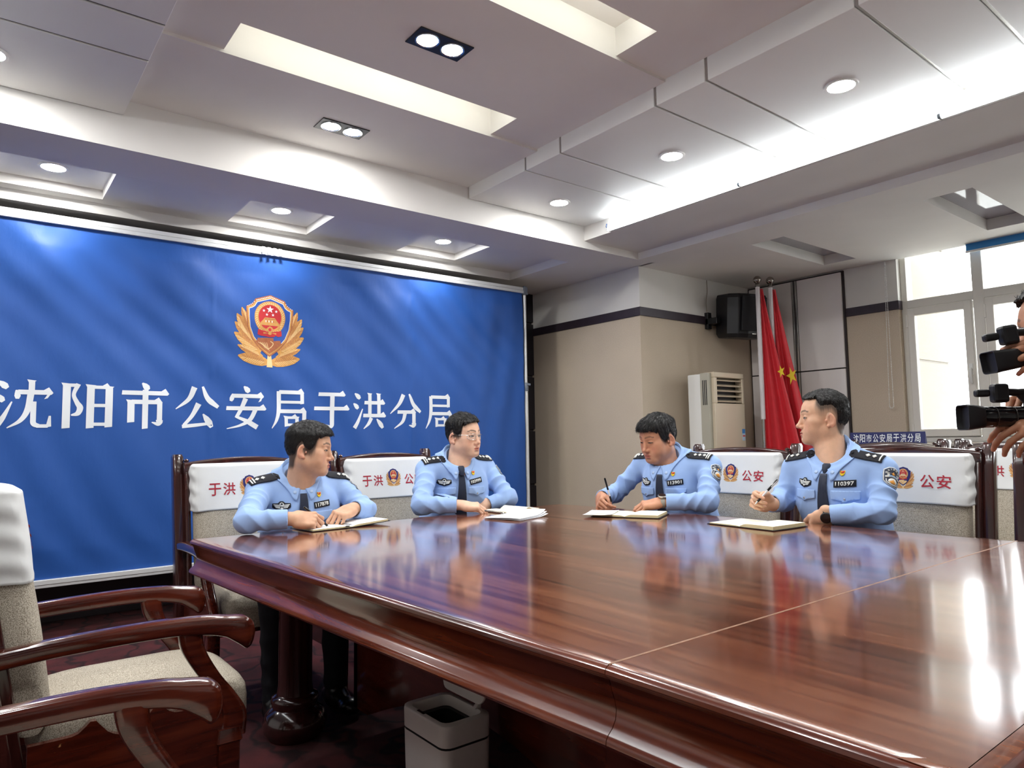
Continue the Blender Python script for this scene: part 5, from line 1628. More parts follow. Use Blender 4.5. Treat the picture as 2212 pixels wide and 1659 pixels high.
    pts = np.array([rs, ls_, re, le, rw, lw, pel - Z * .10, Nb + Z * .06])
    vs, qd = surface_net(shirt, pts.min(0) - .20, pts.max(0) + .16, sp.get('sres', .0038))
    g.shirt = net_object(sp.get('shirt_name', 'uniform_shirt'), vs, qd, sp.get('shirt_mat', SHIRT), root)
    g.bvh = BVHTree.FromPolygons([Vector(v) for v in vs], [tuple(int(i) for i in f) for f in qd])
    g.cuffs = cuffs; g.rs, g.ls, g.re, g.le, g.rw, g.lw, g.Sm = rs, ls_, re, le, rw, lw, Sm
    # ---- trousers and shoes
    kn = [np.array(k, float) for k in sp['knees']]; an = [np.array(k, float) for k in sp['ankles']]
    def legs(P):
        d = ellip(P, pel - Z * .02, (.172 * wide, .14, .12), RB)
        for s, k, a in zip((1, -1), kn, an):
            hip = pel + Rt * s * .085 - Z * .03
            d = smin(d, rcone(P, hip, k, .092, .066), .04)
            lg = rcone(P, k, a, .064, .050) + .006 * (np.abs(np.sin((P[:, 2] * 26 + 2.5 * wob(P, 10, s)))) - .5)
            d = smin(d, lg, .03)
        return d
    pts = np.array([pel + .16, pel - .16] + kn + an)
    vs, qd = surface_net(legs, pts.min(0) - .12, pts.max(0) + .12, .009)
    net_object('trousers', vs, qd, sp.get('trouser_mat', TROUSER), root)
    for s, a in zip((1, -1), an):
        toe = unit(F + Rt * s * .12)
        def shoe(P, a=a, toe=toe):
            h0 = np.array([a[0], a[1], .045])
            d = rcone(P, h0 - toe * .05, h0 + toe * .05, .040, .042)
            d = smin(d, ellip(P, h0 + toe * .14 - Z * .005, (.045, .045, .035)), .05)
            d = smin(d, rcone(P, h0, a + Z * .01, .042, .046), .03)
            return np.maximum(d, .004 - P[:, 2])
        vs, qd = surface_net(shoe, np.array([a[0], a[1], 0]) - .26, np.array([a[0], a[1], .2]) + .26, .007)
        net_object('shoe', vs, qd, SHOE, root)
    return g

# ------------------------------------------------------------------ things sewn on the uniform
def conform(bvh, pieces, c_, u, v, n, name, mats, parent, lift=.0025, maxe=.009, solid=None, reach=.14):
    """pieces: (verts2d, faces, material, extra lift); wrapped on the cloth along -n"""
    c_, u, v, n = Vector(c_), Vector(u).normalized(), Vector(v), Vector(n).normalized()
    v = (v - u * v.dot(u)).normalized()
    mb = MB()
    for vs, fs, mi, ex in pieces:
        bm = bmesh.new()
        bv = [bm.verts.new((p[0], p[1], 0)) for p in vs]
        for f in fs:
            try: bm.faces.new([bv[i] for i in f])
            except ValueError: pass
        bmesh.ops.triangulate(bm, faces=bm.faces)
        for _ in range(5):
            le_ = [e for e in bm.edges if e.calc_length() > maxe]
            if not le_: break
            bmesh.ops.subdivide_edges(bm, edges=le_, cuts=1)
            bmesh.ops.triangulate(bm, faces=[f for f in bm.faces if len(f.verts) > 3])
        bm.verts.ensure_lookup_table(); bm.verts.index_update()
        out = []
        for q in bm.verts:
            p = c_ + u * q.co.x + v * q.co.y
            hit, nr, ix, dist = bvh.ray_cast(p + n * reach, -n, reach * 2.2)
            if hit is None: hit = p
            out.append(hit + n * (lift + ex))
        mb.add(out, [tuple(w.index for w in f.verts) for f in bm.faces], mi)
        bm.free()
    o = mb.build(name, mats, parent, smooth=60)
    if solid:
        s = o.modifiers.new('thick', 'SOLIDIFY'); s.thickness = solid; s.offset = 0
    return o
def poly(pts, m=0, ex=0.0): return (pts, [tuple(range(len(pts)))], m, ex)
def quads(qs, m=0, ex=0.0): return [([tuple(p) for p in q], [(0, 1, 2, 3)], m, ex) for q in qs]

def dress(g, number, stars, bars, flap_bend=0.0, badge_rot=0.0, num_rot=0.0, sag=0.0, ep=.8):
    F, Rt, Z = g.F, g.Rt, np.array([0, 0, 1.0])
    S, bvh = g.shirt, g.bvh
    U = -Rt                                   # the viewer's right
    Nb = g.Nb
    # epaulettes
    for s, sh in ((1, g.rs), (-1, g.ls)):
        d = unit(sh - Nb); d = unit(d)
        c_ = Nb + (sh - Nb) * ep + Z * .04 + F * .015
        n = unit(Z * .62 + F * .72 + Rt * s * .10)
        u = unit(d - n * np.dot(d, n))       # outward
        v = np.cross(n, u)
        L_, W_ = .060, .026
        pc = [poly([(-L_ - .016, -.012), (-L_, -W_), (L_, -W_), (L_, W_), (-L_, W_), (-L_ - .016, .012)], 0)]
        for b in range(bars): pc.append(poly([(L_ - .012 - .010 * b, -W_ + .004), (L_ - .007 - .010 * b, -W_ + .004), (L_ - .007 - .010 * b, W_ - .004), (L_ - .012 - .010 * b, W_ - .004)], 1, .0035))
        for k in range(stars):
            x = L_ - .034 - .026 * k
            pc.append(poly([(x - .010, 0), (x, -.010), (x + .010, 0), (x, .010)], 1, .0038))
        pc.append(poly(ell(-L_ - .004, 0, .006, .006, 10), 0, .004))
        conform(bvh, pc, c_, u, v, n, 'epaulette', [NAVY, SILVER], S, lift=.006, solid=.0025, maxe=.012)
    front = g.V + F * .03
    up = Z
    # tie
    L_ = .34
    tpc = [poly([(-.019, -.035), (-.015, -.05)][::-1] + [(-.042, -L_), (0, -L_ - .05), (.042, -L_), (.015, -.05), (.019, -.035)][::-1][::-1], 0)]
    tp = [(-.015, -.042), (-.038, -L_), (0, -L_ - .045), (.038, -L_), (.015, -.042)]
    conform(bvh, [poly(tp, 0)], front, U, up, F, 'tie', [TIE], S, lift=.0065, solid=.004, maxe=.014)
    V0 = g.V - Z * .008 - F * .004
    kn = MB()
    ax_ = unit(F * .30 - Z)
    for t, w, dpt in ((0, .030, .012), (.35, .031, .016), (.8, .023, .015), (1, .019, .011)):
        pass
    rings = []
    for t, w, dp in ((-.25, .026, .008), (-.1, .036, .012), (.3, .035, .015), (.8, .025, .014), (1.0, .021, .010)):
        c_ = V0 + F * .012 + ax_ * .042 * t
        rings.append([Vector(c_ + U * w * .5 * math.copysign(abs(math.cos(a)) ** .7, math.cos(a)) + F * dp * math.sin(a)) for a in np.linspace(0, 2 * PI, 16, endpoint=False)])
    vs = [p for r_ in rings for p in r_]; fs = []
    for a in range(4):
        for i in range(16): fs.append((a * 16 + i, a * 16 + (i + 1) % 16, (a + 1) * 16 + (i + 1) % 16, (a + 1) * 16 + i))
    fs += [tuple(range(16))[::-1], tuple(64 + i for i in range(16))]
    kn.add(vs, fs); kn.build('tie_knot', TIE, S, smooth=60)
    # collar: a ring through the throat point and the nape, its leaf folded over the shirt
    V_, Np_ = g.V, g.Np
    cc = (V_ + Np_) / 2; A_ = (V_ - Np_) / 2
    wl = .0675
    def colpt(u, v):
        side = 1 if u < .5 else -1
        w = (u if u < .5 else 1 - u) * 2                 # 0 front .. 1 back
        ph = math.radians(1 + 179 * w) * side
        T = cc + A_ * math.cos(ph) + Rt * wl * math.sin(ph)
        o_ = T - cc; o_[2] = 0; o_ = unit(o_)
        fr = math.exp(-(w / .15) ** 2)
        depth = .046 + .026 * fr
        Bp = T - Z * depth + o_ * (.010 + .014 * math.sin(PI * w)) + Rt * side * .030 * fr + F * .012 * fr
        m = (T + Bp) / 2 + (o_ * .8 + Z * .6) * .010
        p = T * (1 - v) ** 2 + 2 * m * v * (1 - v) + Bp * v * v
        on = unit(o_ * (.55 + .45 * fr) + Z * .85 * (1 - fr) + F * fr)
        hit, nr, ix, dist = bvh.ray_cast(Vector(p + on * .12), Vector(-on), .16)
        if hit is not None:
            k = float(np.dot(np.array(hit) - p, on)) + .004 + .003 * v
            if k > 0: p = p + on * k
        return Vector(p)
    us = list(np.linspace(0, .4999, 36)) + list(np.linspace(.5001, 1, 36))
    col = MB()
    col.grid(lambda i, j: colpt(us[int(round(i * (len(us) - 1)))], j), len(us), 9)
    col.grid(lambda i, j: Vector(cc + A_ * math.cos(math.radians(3 + 354 * i)) + Rt * wl * math.sin(math.radians(3 + 354 * i)) - Z * .045 * (1 - j) + Z * .0005), 56, 3)
    co = col.build('collar', COLLARM, S, smooth=60)
    sdf_ = co.modifiers.new('thick', 'SOLIDIFY'); sdf_.thickness = .0026; sdf_.offset = 0
    for s in (-1, 1):
        p = colpt(.035 if s > 0 else .965, .62); p2 = colpt(.035 if s > 0 else .965, .72); p3 = colpt(.055 if s > 0 else .945, .62)
        nrm_ = (p2 - p).cross(p3 - p).normalized()
        if nrm_.dot(Vector(F)) < 0: nrm_ = -nrm_
        pin = MB(); pin.lathe([(.0085, 0), (.0085, .001), (.007, .002), (.001, .0022)], p + nrm_ * .0016, 14, ax=nrm_)
        pin.build('collar_pin', MATS.get('pale_collar_pin') or mat('pale_collar_pin', srgb(168, 192, 226), .5, .1), co, smooth=60)
    # winged chest badge on his right, number on his left
    def rot2(p, a): return (p[0] * math.cos(a) - p[1] * math.sin(a), p[0] * math.sin(a) + p[1] * math.cos(a))
    cB = g.V + F * .03 - U * .092 - Z * (.082 + sag)
    out = [(-.036, .012), (-.014, .013), (-.006, .021), (.006, .021), (.014, .013), (.036, .012), (.036, -.006), (.020, -.016), (0, -.022), (-.020, -.016), (-.036, -.006)][::-1]
    pc = [poly([rot2(p, badge_rot) for p in out], 0)]
    for s in (-1, 1):
        for k in range(3):
            w = [(.006, .005 - .006 * k), (.032 - .004 * k, .008 - .006 * k), (.031 - .004 * k, .004 - .006 * k), (.006, .001 - .006 * k)]
            w = [rot2((p[0] * s, p[1]), badge_rot) for p in w]
            pc.append(poly(w if s < 0 else w[::-1], 1, .0014))
    pc.append(poly([rot2(p, badge_rot) for p in ell(0, .006, .0085, .010, 12)], 1, .0018))
    pc.append(poly([rot2(p, badge_rot) for p in ell(0, .009, .005, .004, 10)], 0, .0026))
    pc.append(poly([rot2(p, badge_rot) for p in ((-.006, -.010), (0, -.017), (.006, -.010), (0, -.006))], 1, .0018))
    conform(bvh, pc, cB, U, up, F, 'chest_badge', [NAVY, SILVER], S, lift=.004, solid=.0012)
    cN = g.V + F * .03 + U * .085 - Z * (.082 + sag)
    bx = [rot2(p, num_rot) for p in ((-.040, -.0145), (.040, -.0145), (.040, .0145), (-.040, .0145))]
    tv, tf = fit_text(number, .066, .0175, .022)
    conform(bvh, [poly(bx, 0), ([rot2(p, num_rot) for p in tv], tf, 1, .0018)], cN, U, up, F, 'number_badge', [NAVY, SILVER], S, lift=.004, maxe=.012, solid=.0012)
    # small red and gold pin
    pn = [(-.0095, .011), (-.0095, -.002), (-.006, -.009), (0, -.012), (.006, -.009), (.0095, -.002), (.0095, .011), (0, .009)]
    conform(bvh, [poly(pn, 0), poly([(p[0] * .85, p[1] * .45 + .0045) for p in pn], 1, .0012), poly(star(-.003, .005, .0035), 0, .002)], cN + Z * .044 - U * .012, U, up, F, 'red_pin', [YELLOW, CRED], S, lift=.004, solid=.001)
    # pocket flaps with buttons
    for s in (-1, 1):
        cF = g.V + F * .03 + U * .088 * s - Z * (.118 + sag)
        w = .052
        fl = [(-w, .006), (-w, -.030), (-.012, -.037), (0, -.046), (.012, -.037), (w, -.030), (w, .006)]
        conform(bvh, [poly(fl, 0)], cF, U, up, F, 'pocket_flap', [COLLARM], S, lift=.0055, solid=.0022)
        p = Vector(cF + F * .12 - Z * .030); hit, nr, ix, dist = bvh.ray_cast(p, Vector(-F), .4)
        if hit is not None:
            b = MB(); b.lathe([(.0055, 0), (.0055, .0025), (.003, .0035), (.0004, .0035)], hit + Vector(F) * .0045, 12, ax=F); b.build('button', BUTTON, S, smooth=60)
    # placket line beside the tie
    conform(bvh, [poly([(-.018, -.30), (.018, -.30), (.018, -.02), (-.018, -.02)], 0)], front, U, up, F, 'placket', [COLLARM], S, lift=.0015, maxe=.02)
    # shield patch on the left upper arm
    ua = unit(g.ls - g.le)
    n = unit(-Rt * g_side(g) + F * (1 - g_side(g)))
    n = unit(n - ua * np.dot(n, ua))
    cA = g.ls + (g.le - g.ls) * .30 + n * .05
    u_ = np.cross(ua, n)
    def shp(s): return [(p[0] * s, p[1] * s) for p in ((0, -.047), (.020, -.040), (.034, -.020), (.038, .008), (.038, .030), (.022, .042), (0, .047), (-.022, .042), (-.038, .030), (-.038, .008), (-.034, -.020), (-.020, -.040))]
    pc = [poly(shp(1.0), 0), poly(shp(.92), 1, .0012)]
    for k, ch in enumerate('中华人民共和国'):
        a = math.radians(66 - 22 * k)
        tv, tf = fit_text(ch, .0078, .0088, .02)
        cx, cy = .034 * math.sin(-a) * .92, .002 + .036 * math.cos(a) * .92
        r_ = a
        pc.append(([(cx + rot2(p, r_)[0], cy + rot2(p, r_)[1]) for p in tv], tf, 2, .0026))
    for ch, cx in (('警', -.021), ('察', .021)):
        tv, tf = fit_text(ch, .013, .014, .03, cx, .011)
        pc.append((tv, tf, 2, .0026))
    pc.append(poly(star(0, .014, .0105), 3, .0028))
    pc += quads(ribbon([(-.031, -.004), (-.012, .000), (0, .001), (.012, .000), (.031, -.004)], [.008, .007, .007, .007, .008], 4), 2, .0026)
    pc += quads(ribbon([(-.018, .0), (0, .003), (.018, .0)], [.006, .006, .006], 4), 4, .003)
    pc.append(poly(ell(0, -.020, .0195, .0135, 20), 2, .0028))
    pc.append(poly([(-.015, -.024), (-.008, -.018), (-.003, -.016), (0, -.012), (.004, -.016), (.009, -.019), (.015, -.024), (.006, -.031), (-.006, -.031)][::-1], 3, .0034))
    pc += quads(ribbon([(-.027, -.012), (-.022, -.028), (0, -.038), (.022, -.028), (.027, -.012)], [.004] * 5, 4), 0, .0026)
    conform(bvh, pc, cA, u_, ua, n, 'sleeve_patch', [PATCHEDGE, PATCHGREY, SILVER, ORANGE, PALEBLUE], S, lift=.0045, maxe=.010, solid=.001, reach=.12)
def g_side(g): return getattr(g, 'patch_side', .6)
# ------------------------------------------------------------------ the four officers
base_style = dict(front=.070, temple=.060, side=.03, burn=-.010, nape=-.068, tside=.004, ttop=.014, tfront=.0)
def style(**k):
    d = dict(base_style); d.update(k); return d

def legs_for(pel, F, spread=.10, fwd=.42, kz=.52):
    F = unit([F[0], F[1], 0]); Rt = np.cross(F, [0, 0, 1.0]); pel = np.array(pel)
    kn, an = [], []
    for s in (1, -1):
        k = pel + F * fwd + Rt * s * (spread + .03); k[2] = kz
        a = pel + F * (fwd + .02) + Rt * s * (spread + .03); a[2] = .10
        kn.append(k); an.append(a)
    return kn, an

O1 = dict(label='seated officer with badge 117878, head turned right, pen over an open notebook', group='officers at the table',
  face=(-.10, -1.0), pelvis=(1.22, 3.40, .56), rsh=(1.060, 3.235, .928), lsh=(1.445, 3.255, .928), V=(1.221, 3.15, 0.959), Np=(1.234, 3.279, 1.079), head=(1.252, 3.135, 1.118),
  look=(.83, -.56), hpitch=-.08, hroll=.02, rel=(.930, 3.00, .825), rwr=(1.105, 2.935, .826), lel=(1.510, 3.08, .822), lwr=(1.418, 3.035, .838),
  rhand=dict(y=(.93, -.30, -.10), z=(-.12, -.72, .62), pose='write'), lhand=dict(y=(-.86, -.42, -.20), z=(-.30, -.42, .85), pose='press'),
  tone=(212, 166, 136), seed=1.0, wide=1.03, hscale=1.03, lean=.22,
  style=style(front=.064, temple=.050, burn=-.012, tside=.0035, ttop=.013, tfront=.006, topa=.03, topb=.08, jag=.005, fat=.006, eye=.0028, fade=.72, fadec=(66, 55, 50), soft=.022, softf=.006, fade0=-.050, fade1=.010, nape=-.078, flow3=(0, 1, -.15), slen=.013, slift=.30, strand=.001, clump=.001))
O2 = dict(label='seated officer wearing glasses with badge 103999, mouth slightly open, looking right', group='officers at the table',
  face=(-.20, -1.0), pelvis=(2.13, 3.42, .56), rsh=(1.965, 3.265, .985), lsh=(2.365, 3.29, .985), V=(2.113, 3.16, 1.007), Np=(2.138, 3.287, 1.127), head=(2.160, 3.20, 1.172),
  look=(.30, -.95), hpitch=-.03, hroll=-.03, rel=(1.835, 3.11, .822), rwr=(2.005, 3.00, .816), lel=(2.415, 3.13, .820), lwr=(2.262, 3.150, .785),
  rhand=dict(y=(.88, -.46, -.12), z=(.02, -.34, .93), pose='rest'), lhand=dict(y=(-.6, -.05, -.8), z=(-.3, -.9, .1), pose='rest'),
  tone=(224, 182, 156), seed=2.3, lean=.12, hscale=1.0,
  style=style(front=.074, temple=.064, burn=-.004, tside=.0035, ttop=.013, tfront=.004, jag=.002, mouth=.0030, eye=.0034, skew=-.12, soft=.03, fade=.75, fadec=(58, 50, 48), fade0=-.022, fade1=.012, fat=.003, clump=.002, flow3=(.75, -.55, 0), slen=.02, slift=.10))
O3 = dict(label='seated officer with badge 113901 and wristwatch, head bowed, writing in a notebook', group='officers at the table',
  face=(-.97, -.26), pelvis=(3.22, 2.42, .56), rsh=(3.02, 2.665, .985), lsh=(3.06, 2.245, .985), V=(2.95, 2.456, 0.991), Np=(3.076, 2.489, 1.121), head=(2.945, 2.485, 1.142),
  look=(-.965, .15), hpitch=-.27, hroll=.03, rel=(2.93, 2.80, .828), rwr=(2.755, 2.745, .818), lel=(2.91, 2.150, .822), lwr=(2.752, 2.315, .822),
  rhand=dict(y=(-.66, -.62, -.30), z=(-.60, .60, .40), pose='write'), lhand=dict(y=(-.72, .66, -.16), z=(-.28, -.12, .95), pose='rest'),
  tone=(196, 142, 112), seed=3.7, lean=.15, hscale=1.05, gaze=(0, -.3), wide=1.03,
  style=style(front=.060, temple=.050, burn=-.016, tside=.005, ttop=.014, tfront=.005, jag=.008, fat=.007, eye=.0018, brow=.6, soft=.02, softf=.005, fade=.7, fade0=-.006, fade1=.014, clump=.0018, strand=.0015, flow3=(0, 1, -.35), slen=.022, slift=.16, nstrand=3200))
O4 = dict(label='seated officer with badge 110397, face in profile to the left, raising a pen', group='officers at the table',
  face=(-1.0, -.02), pelvis=(3.24, 1.52, .56), rsh=(3.06, 1.762, .985), lsh=(3.09, 1.385, .985), V=(2.985, 1.57, 1.018), Np=(3.115, 1.573, 1.148), head=(3.085, 1.628, 1.222),
  look=(-.62, .785), hpitch=.02, hroll=0.0, rel=(3.00, 1.80, .845), rwr=(2.835, 1.765, .842), lel=(2.975, 1.340, .825), lwr=(2.885, 1.540, .805),
  rhand=dict(y=(-.80, .30, .25), z=(.30, .88, .30), pose='raised'), lhand=dict(y=(.10, .55, -.80), z=(-.85, -.3, -.2), pose='rest'),
  tone=(220, 176, 146), seed=5.1, lean=.05, hscale=1.04,
  style=style(front=.080, temple=.082, burn=.040, over=.046, tside=.0024, ttop=.011, tfront=.003, topa=.040, topb=.085, jag=.002, eye=.0032, soft=.03, softf=.006, fade=.62, fadec=(92, 84, 74), fade0=-.062, fade1=.006, nape=-.066, flow3=(.2, -.8, 0), slen=.013, slift=.2, strand=.001))
G = []
for o in (O1, O2, O3, O4):
    o['knees'], o['ankles'] = legs_for(o['pelvis'], o['face'])
    G.append(build_person(o))
G[0].patch_side, G[1].patch_side, G[2].patch_side, G[3].patch_side = .75, .75, .62, .62
dress(G[0], '117878', 2, 2, num_rot=.10, sag=.012, ep=.95)
dress(G[1], '103999', 3, 2, num_rot=.16, badge_rot=-.03, ep=.84)
dress(G[2], '113901', 3, 2, num_rot=.12, badge_rot=-.22, ep=.84)
dress(G[3], '110397', 2, 1, num_rot=.06, badge_rot=-.08, ep=.80)
# ------------------------------------------------------------------ glasses and watches (worn, so part of the person)
def glasses(g, rimmat, side_mat):
    o_ = empty_part = None
    fr = MB()
    y0 = .094
    P = lambda x, y, z: Vector(g.toW((x, y, z)))
    for s in (-1, 1):
        pts = []
        for a in np.linspace(0, 2 * PI, 28, endpoint=False):
            ca, sa = math.cos(a), math.sin(a)
            x = .0345 + .0255 * math.copysign(abs(ca) ** .75, ca); z = -.004 + .0170 * math.copysign(abs(sa) ** .75, sa)
            pts.append(P(s * x, y0 - 1.6 * max(0, x - .03) ** 1.2 * .9, z))
        fr.tube(pts + [pts[0]], .0011, 6, 0, caps=False)
        fr.tube([P(s * .060, y0 - .012, .004), P(s * .068, y0 - .020, .006), P(s * .076, y0 - .045, .006), P(s * .0815, .02, .006)], [.0014, .0013, .0012, .0012], 6, 0)
        fr.tube([P(s * .0800, .03, .006), P(s * .0830, .0, .006), P(s * .0845, -.012, .002), P(s * .083, -.028, -.016)], [.0016, .0018, .0018, .0016], 6, 1)
    fr.tube([P(-.0092, y0 + .001, .003), P(-.004, y0 + .006, .006), P(.004, y0 + .006, .006), P(.0092, y0 + .001, .003)], .0012, 6, 0)
    go = fr.build('eyeglasses', [rimmat, side_mat], g.root, smooth=60)
    for s in (-1, 1):
        ln = MB(); pts = []
        for a in np.linspace(0, 2 * PI, 24, endpoint=False):
            ca, sa = math.cos(a), math.sin(a)
            x = .0345 + .0250 * math.copysign(abs(ca) ** .75, ca); z = -.004 + .0165 * math.copysign(abs(sa) ** .75, sa)
            pts.append(P(s * x, y0 - 1.6 * max(0, x - .03) ** 1.2 * .9, z))
        ln.add(pts, [tuple(range(24))]); ln.build('lens', MATS.get('spectacle_glass') or mat('spectacle_glass', (1, 1, 1, 1), .02, alpha=.12, spec=.7), go)
glasses(G[1], mat('silver_rim', srgb(216, 214, 208), .2, .9), mat('dark_temple', srgb(30, 24, 24), .3))

def watch(g, side, case_mat, face_mat, strap_mat):
    e, w = (g.le, g.lw) if side == 'l' else (g.re, g.rw)
    u = Vector(unit(w - e)); (hs_, tips, RH, ctr), sd = [h for h in g.hands if h[1] == side][0]
    zh = Vector(RH[:, 2]); zh = (zh - u * zh.dot(u)).normalized(); xh = u.cross(zh)
    c_ = Vector(w) + u * -.006
    st = MB(); n = 36
    for a0, a1 in ((.0, 2 * PI),):
        vs = []
        for k in range(n):
            a = a0 + (a1 - a0) * k / n
            rr_ = Vector((0, 0, 0)) + zh * math.sin(a) * .0265 + xh * math.cos(a) * .0325
            d = rr_.normalized()
            for q in (-.010, .010): vs.append(c_ + rr_ + u * q)
            for q in (.010, -.010): vs.append(c_ + rr_ + d * .003 + u * q)
        fs = []
        for k in range(n):
            j = (k + 1) % n
            for i in range(4): fs.append((k * 4 + i, k * 4 + (i + 1) % 4, j * 4 + (i + 1) % 4, j * 4 + i))
        st.add(vs, fs)
    wo = st.build('watch_strap', strap_mat, g.root, smooth=60)
    top = c_ + zh * .0285
    ca = MB(); ca.lathe([(.020, -.003), (.0235, 0), (.0235, .006), (.0215, .0085), (.0195, .009)], top, 28, ax=zh); ca.build('watch_case', case_mat, wo, smooth=50)
    fa = MB(); fa.lathe([(.0192, .0092), (.0001, .0094)], top, 28, ax=zh, caps=False); fa.build('watch_face', face_mat, wo, smooth=50)
watch(G[2], 'l', mat('watch_steel', srgb(190, 186, 176), .25, .9), BLACKGL, mat('watch_strap_grey', srgb(150, 146, 136), .5))
watch(G[3], 'l', BLACKPL, BLACKGL, BLACKPL)

# ------------------------------------------------------------------ notebooks, papers, pens
def open_book(name, cx, cy, rz, half, h, tl, tr, lab, cover=LEATHER, spiral=False, tilt=0.0, page=PAPER, curl=None):
    e = tag(empty(name, (cx, cy, ZTAB), rz), lab, 'notebook')
    z0 = .0012
    def tz(x): return max(0, x) * tilt
    cv = MB()
    n = 16
    xs_ = np.linspace(-half - .006, half + .006, 2 * n + 1)
    def csec(x): return z0 + tz(x)
    vs = []; 
    for x in xs_:
        for y in (-h / 2 - .005, h / 2 + .005): vs += [(x, y, csec(x)), (x, y, csec(x) + .0025)]
    fs = []
    for i in range(len(xs_) - 1):
        a, b = i * 4, (i + 1) * 4
        fs += [(a, b, b + 2, a + 2), (a + 1, a + 3, b + 3, b + 1), (a, a + 1, b + 1, b), (a + 2, b + 2, b + 3, a + 3)]
    fs += [(0, 2, 3, 1), tuple(len(vs) - 4 + k for k in (0, 1, 3, 2))]
    cv.add(vs, fs); cv.build('cover', cover, e, local=True)
    for s, t in ((-1, tl), (1, tr)):
        pg = MB(); m = 26
        xs2 = np.linspace(0.0, half - .003, m)
        def top(x):
            k = 1 - math.exp(-(x / .016) ** 1.4)
            zz = t * (.25 + .75 * k)
            if curl and s == 1: zz += curl * math.exp(-((x - .035) / .022) ** 2)
            return zz
        vs = []
        for x in xs2:
            X = s * x
            for y in (-h / 2, h / 2): vs += [(X, y, csec(X) + .0025), (X, y, csec(X) + .0025 + top(x))]
        fs, ms = [], []
        for i in range(m - 1):
            a, b = i * 4, (i + 1) * 4
            for q, mi in (((a, b, b + 2, a + 2), 1), ((a + 1, a + 3, b + 3, b + 1), 0), ((a, a + 1, b + 1, b), 1), ((a + 2, b + 2, b + 3, a + 3), 1)): fs.append(q); ms.append(mi)
        fs += [(0, 2, 3, 1), tuple(len(vs) - 4 + k for k in (0, 1, 3, 2))]; ms += [1, 1]
        pg.v = vs; pg.f = [list(q) for q in fs]; pg.m = ms
        pg.build('pages', [page, PAPEREDGE], e, local=True, smooth=40)
    # faint written lines
    ink = MB()
    rng = random.Random(int(abs(cx * 1000)))
    for s, t in ((-1, tl), (1, tr)):
        for k in range(7):
            y = h * .36 - k * h * .075
            x = .03
            while x < half * (.8 if k < 6 else .4):
                w = rng.uniform(.004, .012)
                if s * 1 > 0 or k < 5:
                    zz = csec(s * x) + .0025 + t + .0005
                    a, b = sorted((s * x, s * (x + w)))
                    ink.add([(a, y - .0012, csec(a) + .0025 + t * 1.0 + .0006), (b, y - .0012, csec(b) + .0025 + t + .0006), (b, y + .0012, csec(b) + .0025 + t + .0006), (a, y + .0012, csec(a) + .0025 + t + .0006)], [(0, 1, 2, 3)])
                x += w + rng.uniform(.003, .007)
    io = ink.build('handwriting', MATS.get('grey_ink') or mat('grey_ink', srgb(176, 172, 162), .8), e, local=True); io['kind'] = 'stuff'
    if spiral:
        sp_ = MB()
        for k in range(26):
            y = -h / 2 + .012 + k * (h - .024) / 25
            pts = [(.007 * math.cos(a), y, z0 + .0065 + .007 * math.sin(a)) for a in np.linspace(0, 2 * PI, 11)]
            sp_.tube(pts, .0007, 5, caps=False)
        so_ = sp_.build('spiral_binding', BLACKGL, e, local=True, smooth=60); so_['kind'] = 'stuff'
        el = MB(); el.tube([(-.03 + .008 * math.cos(a), -h / 2 - .012 + .008 * math.sin(a), .010) for a in np.linspace(0, 2 * PI, 12)], .002, 6, caps=False); el.build('elastic_loop', BLACKGL, e, local=True, smooth=60)
    return e
open_book('notebook', 1.345, 2.985, .10, .190, .19, .006, .008, 'open spiral notebook with a black cover under the hands of officer 117878', spiral=True, tilt=.055, page=PAPERW)
open_book('notebook', 2.275, 2.925, .06, .115, .19, .007, .010, 'open cream notebook with an arched page beside the white papers', curl=.010)
open_book('notebook', 2.545, 2.335, math.radians(-62.7), .160, .20, .008, .012, 'open notebook under the hands of the officer with the wristwatch', page=PAPER)
open_book('notebook', 2.630, 1.705, math.radians(-93.7), .160, .215, .004, .014, 'open cream notebook in front of the officer holding a raised pen', page=PAPER)

def paper_sheet(cx, cy, rz, w, h, z, lab, grp, curl):
    e = tag(empty('paper_sheet', (cx, cy, z), rz), lab, 'paper', grp)
    m = MB().grid(lambda u, v: ((u - .5) * w, (v - .5) * h, .0006 + curl * max(0, (u - .62) / .38) ** 2 * (1 - .35 * v) + .002 * math.sin(v * 5 + cx * 9)), 26, 14)
    m.build('sheet', PAPERW, e, smooth=70, solid=.0003, local=True)
    ln = MB(); rng = random.Random(3)
    for k in range(16):
        y = -.40 + k * .055; x = -.40
        while x < .28:
            q = rng.uniform(.02, .06)
            ln.add([(x * w, y * h, .0022), ((x + q) * w, y * h, .0022), ((x + q) * w, (y + .016) * h, .0022), (x * w, (y + .016) * h, .0022)], [(0, 1, 2, 3)]); x += q + .015
    lo = ln.build('printed_lines', MATS['grey_ink'], e, local=True); lo['kind'] = 'stuff'
for k in range(3):
    paper_sheet(2.115 - .004 * k, 2.675 + .003 * k, .30 + .03 * k, .25, .20, ZTAB + .001 + .0042 * k, ['bottom white paper sheet of the stack beside the glasses-wearing officer', 'middle white paper sheet of the stack beside the glasses-wearing officer', 'top white paper sheet with curled edge beside the glasses-wearing officer'][k], 'stacked paper sheets', .010 + .006 * k)
paper_sheet(2.452, 2.44, math.radians(-58), .14, .20, ZTAB + .0125, 'loose white paper sheet on the notebook of the writing officer', None, .004)

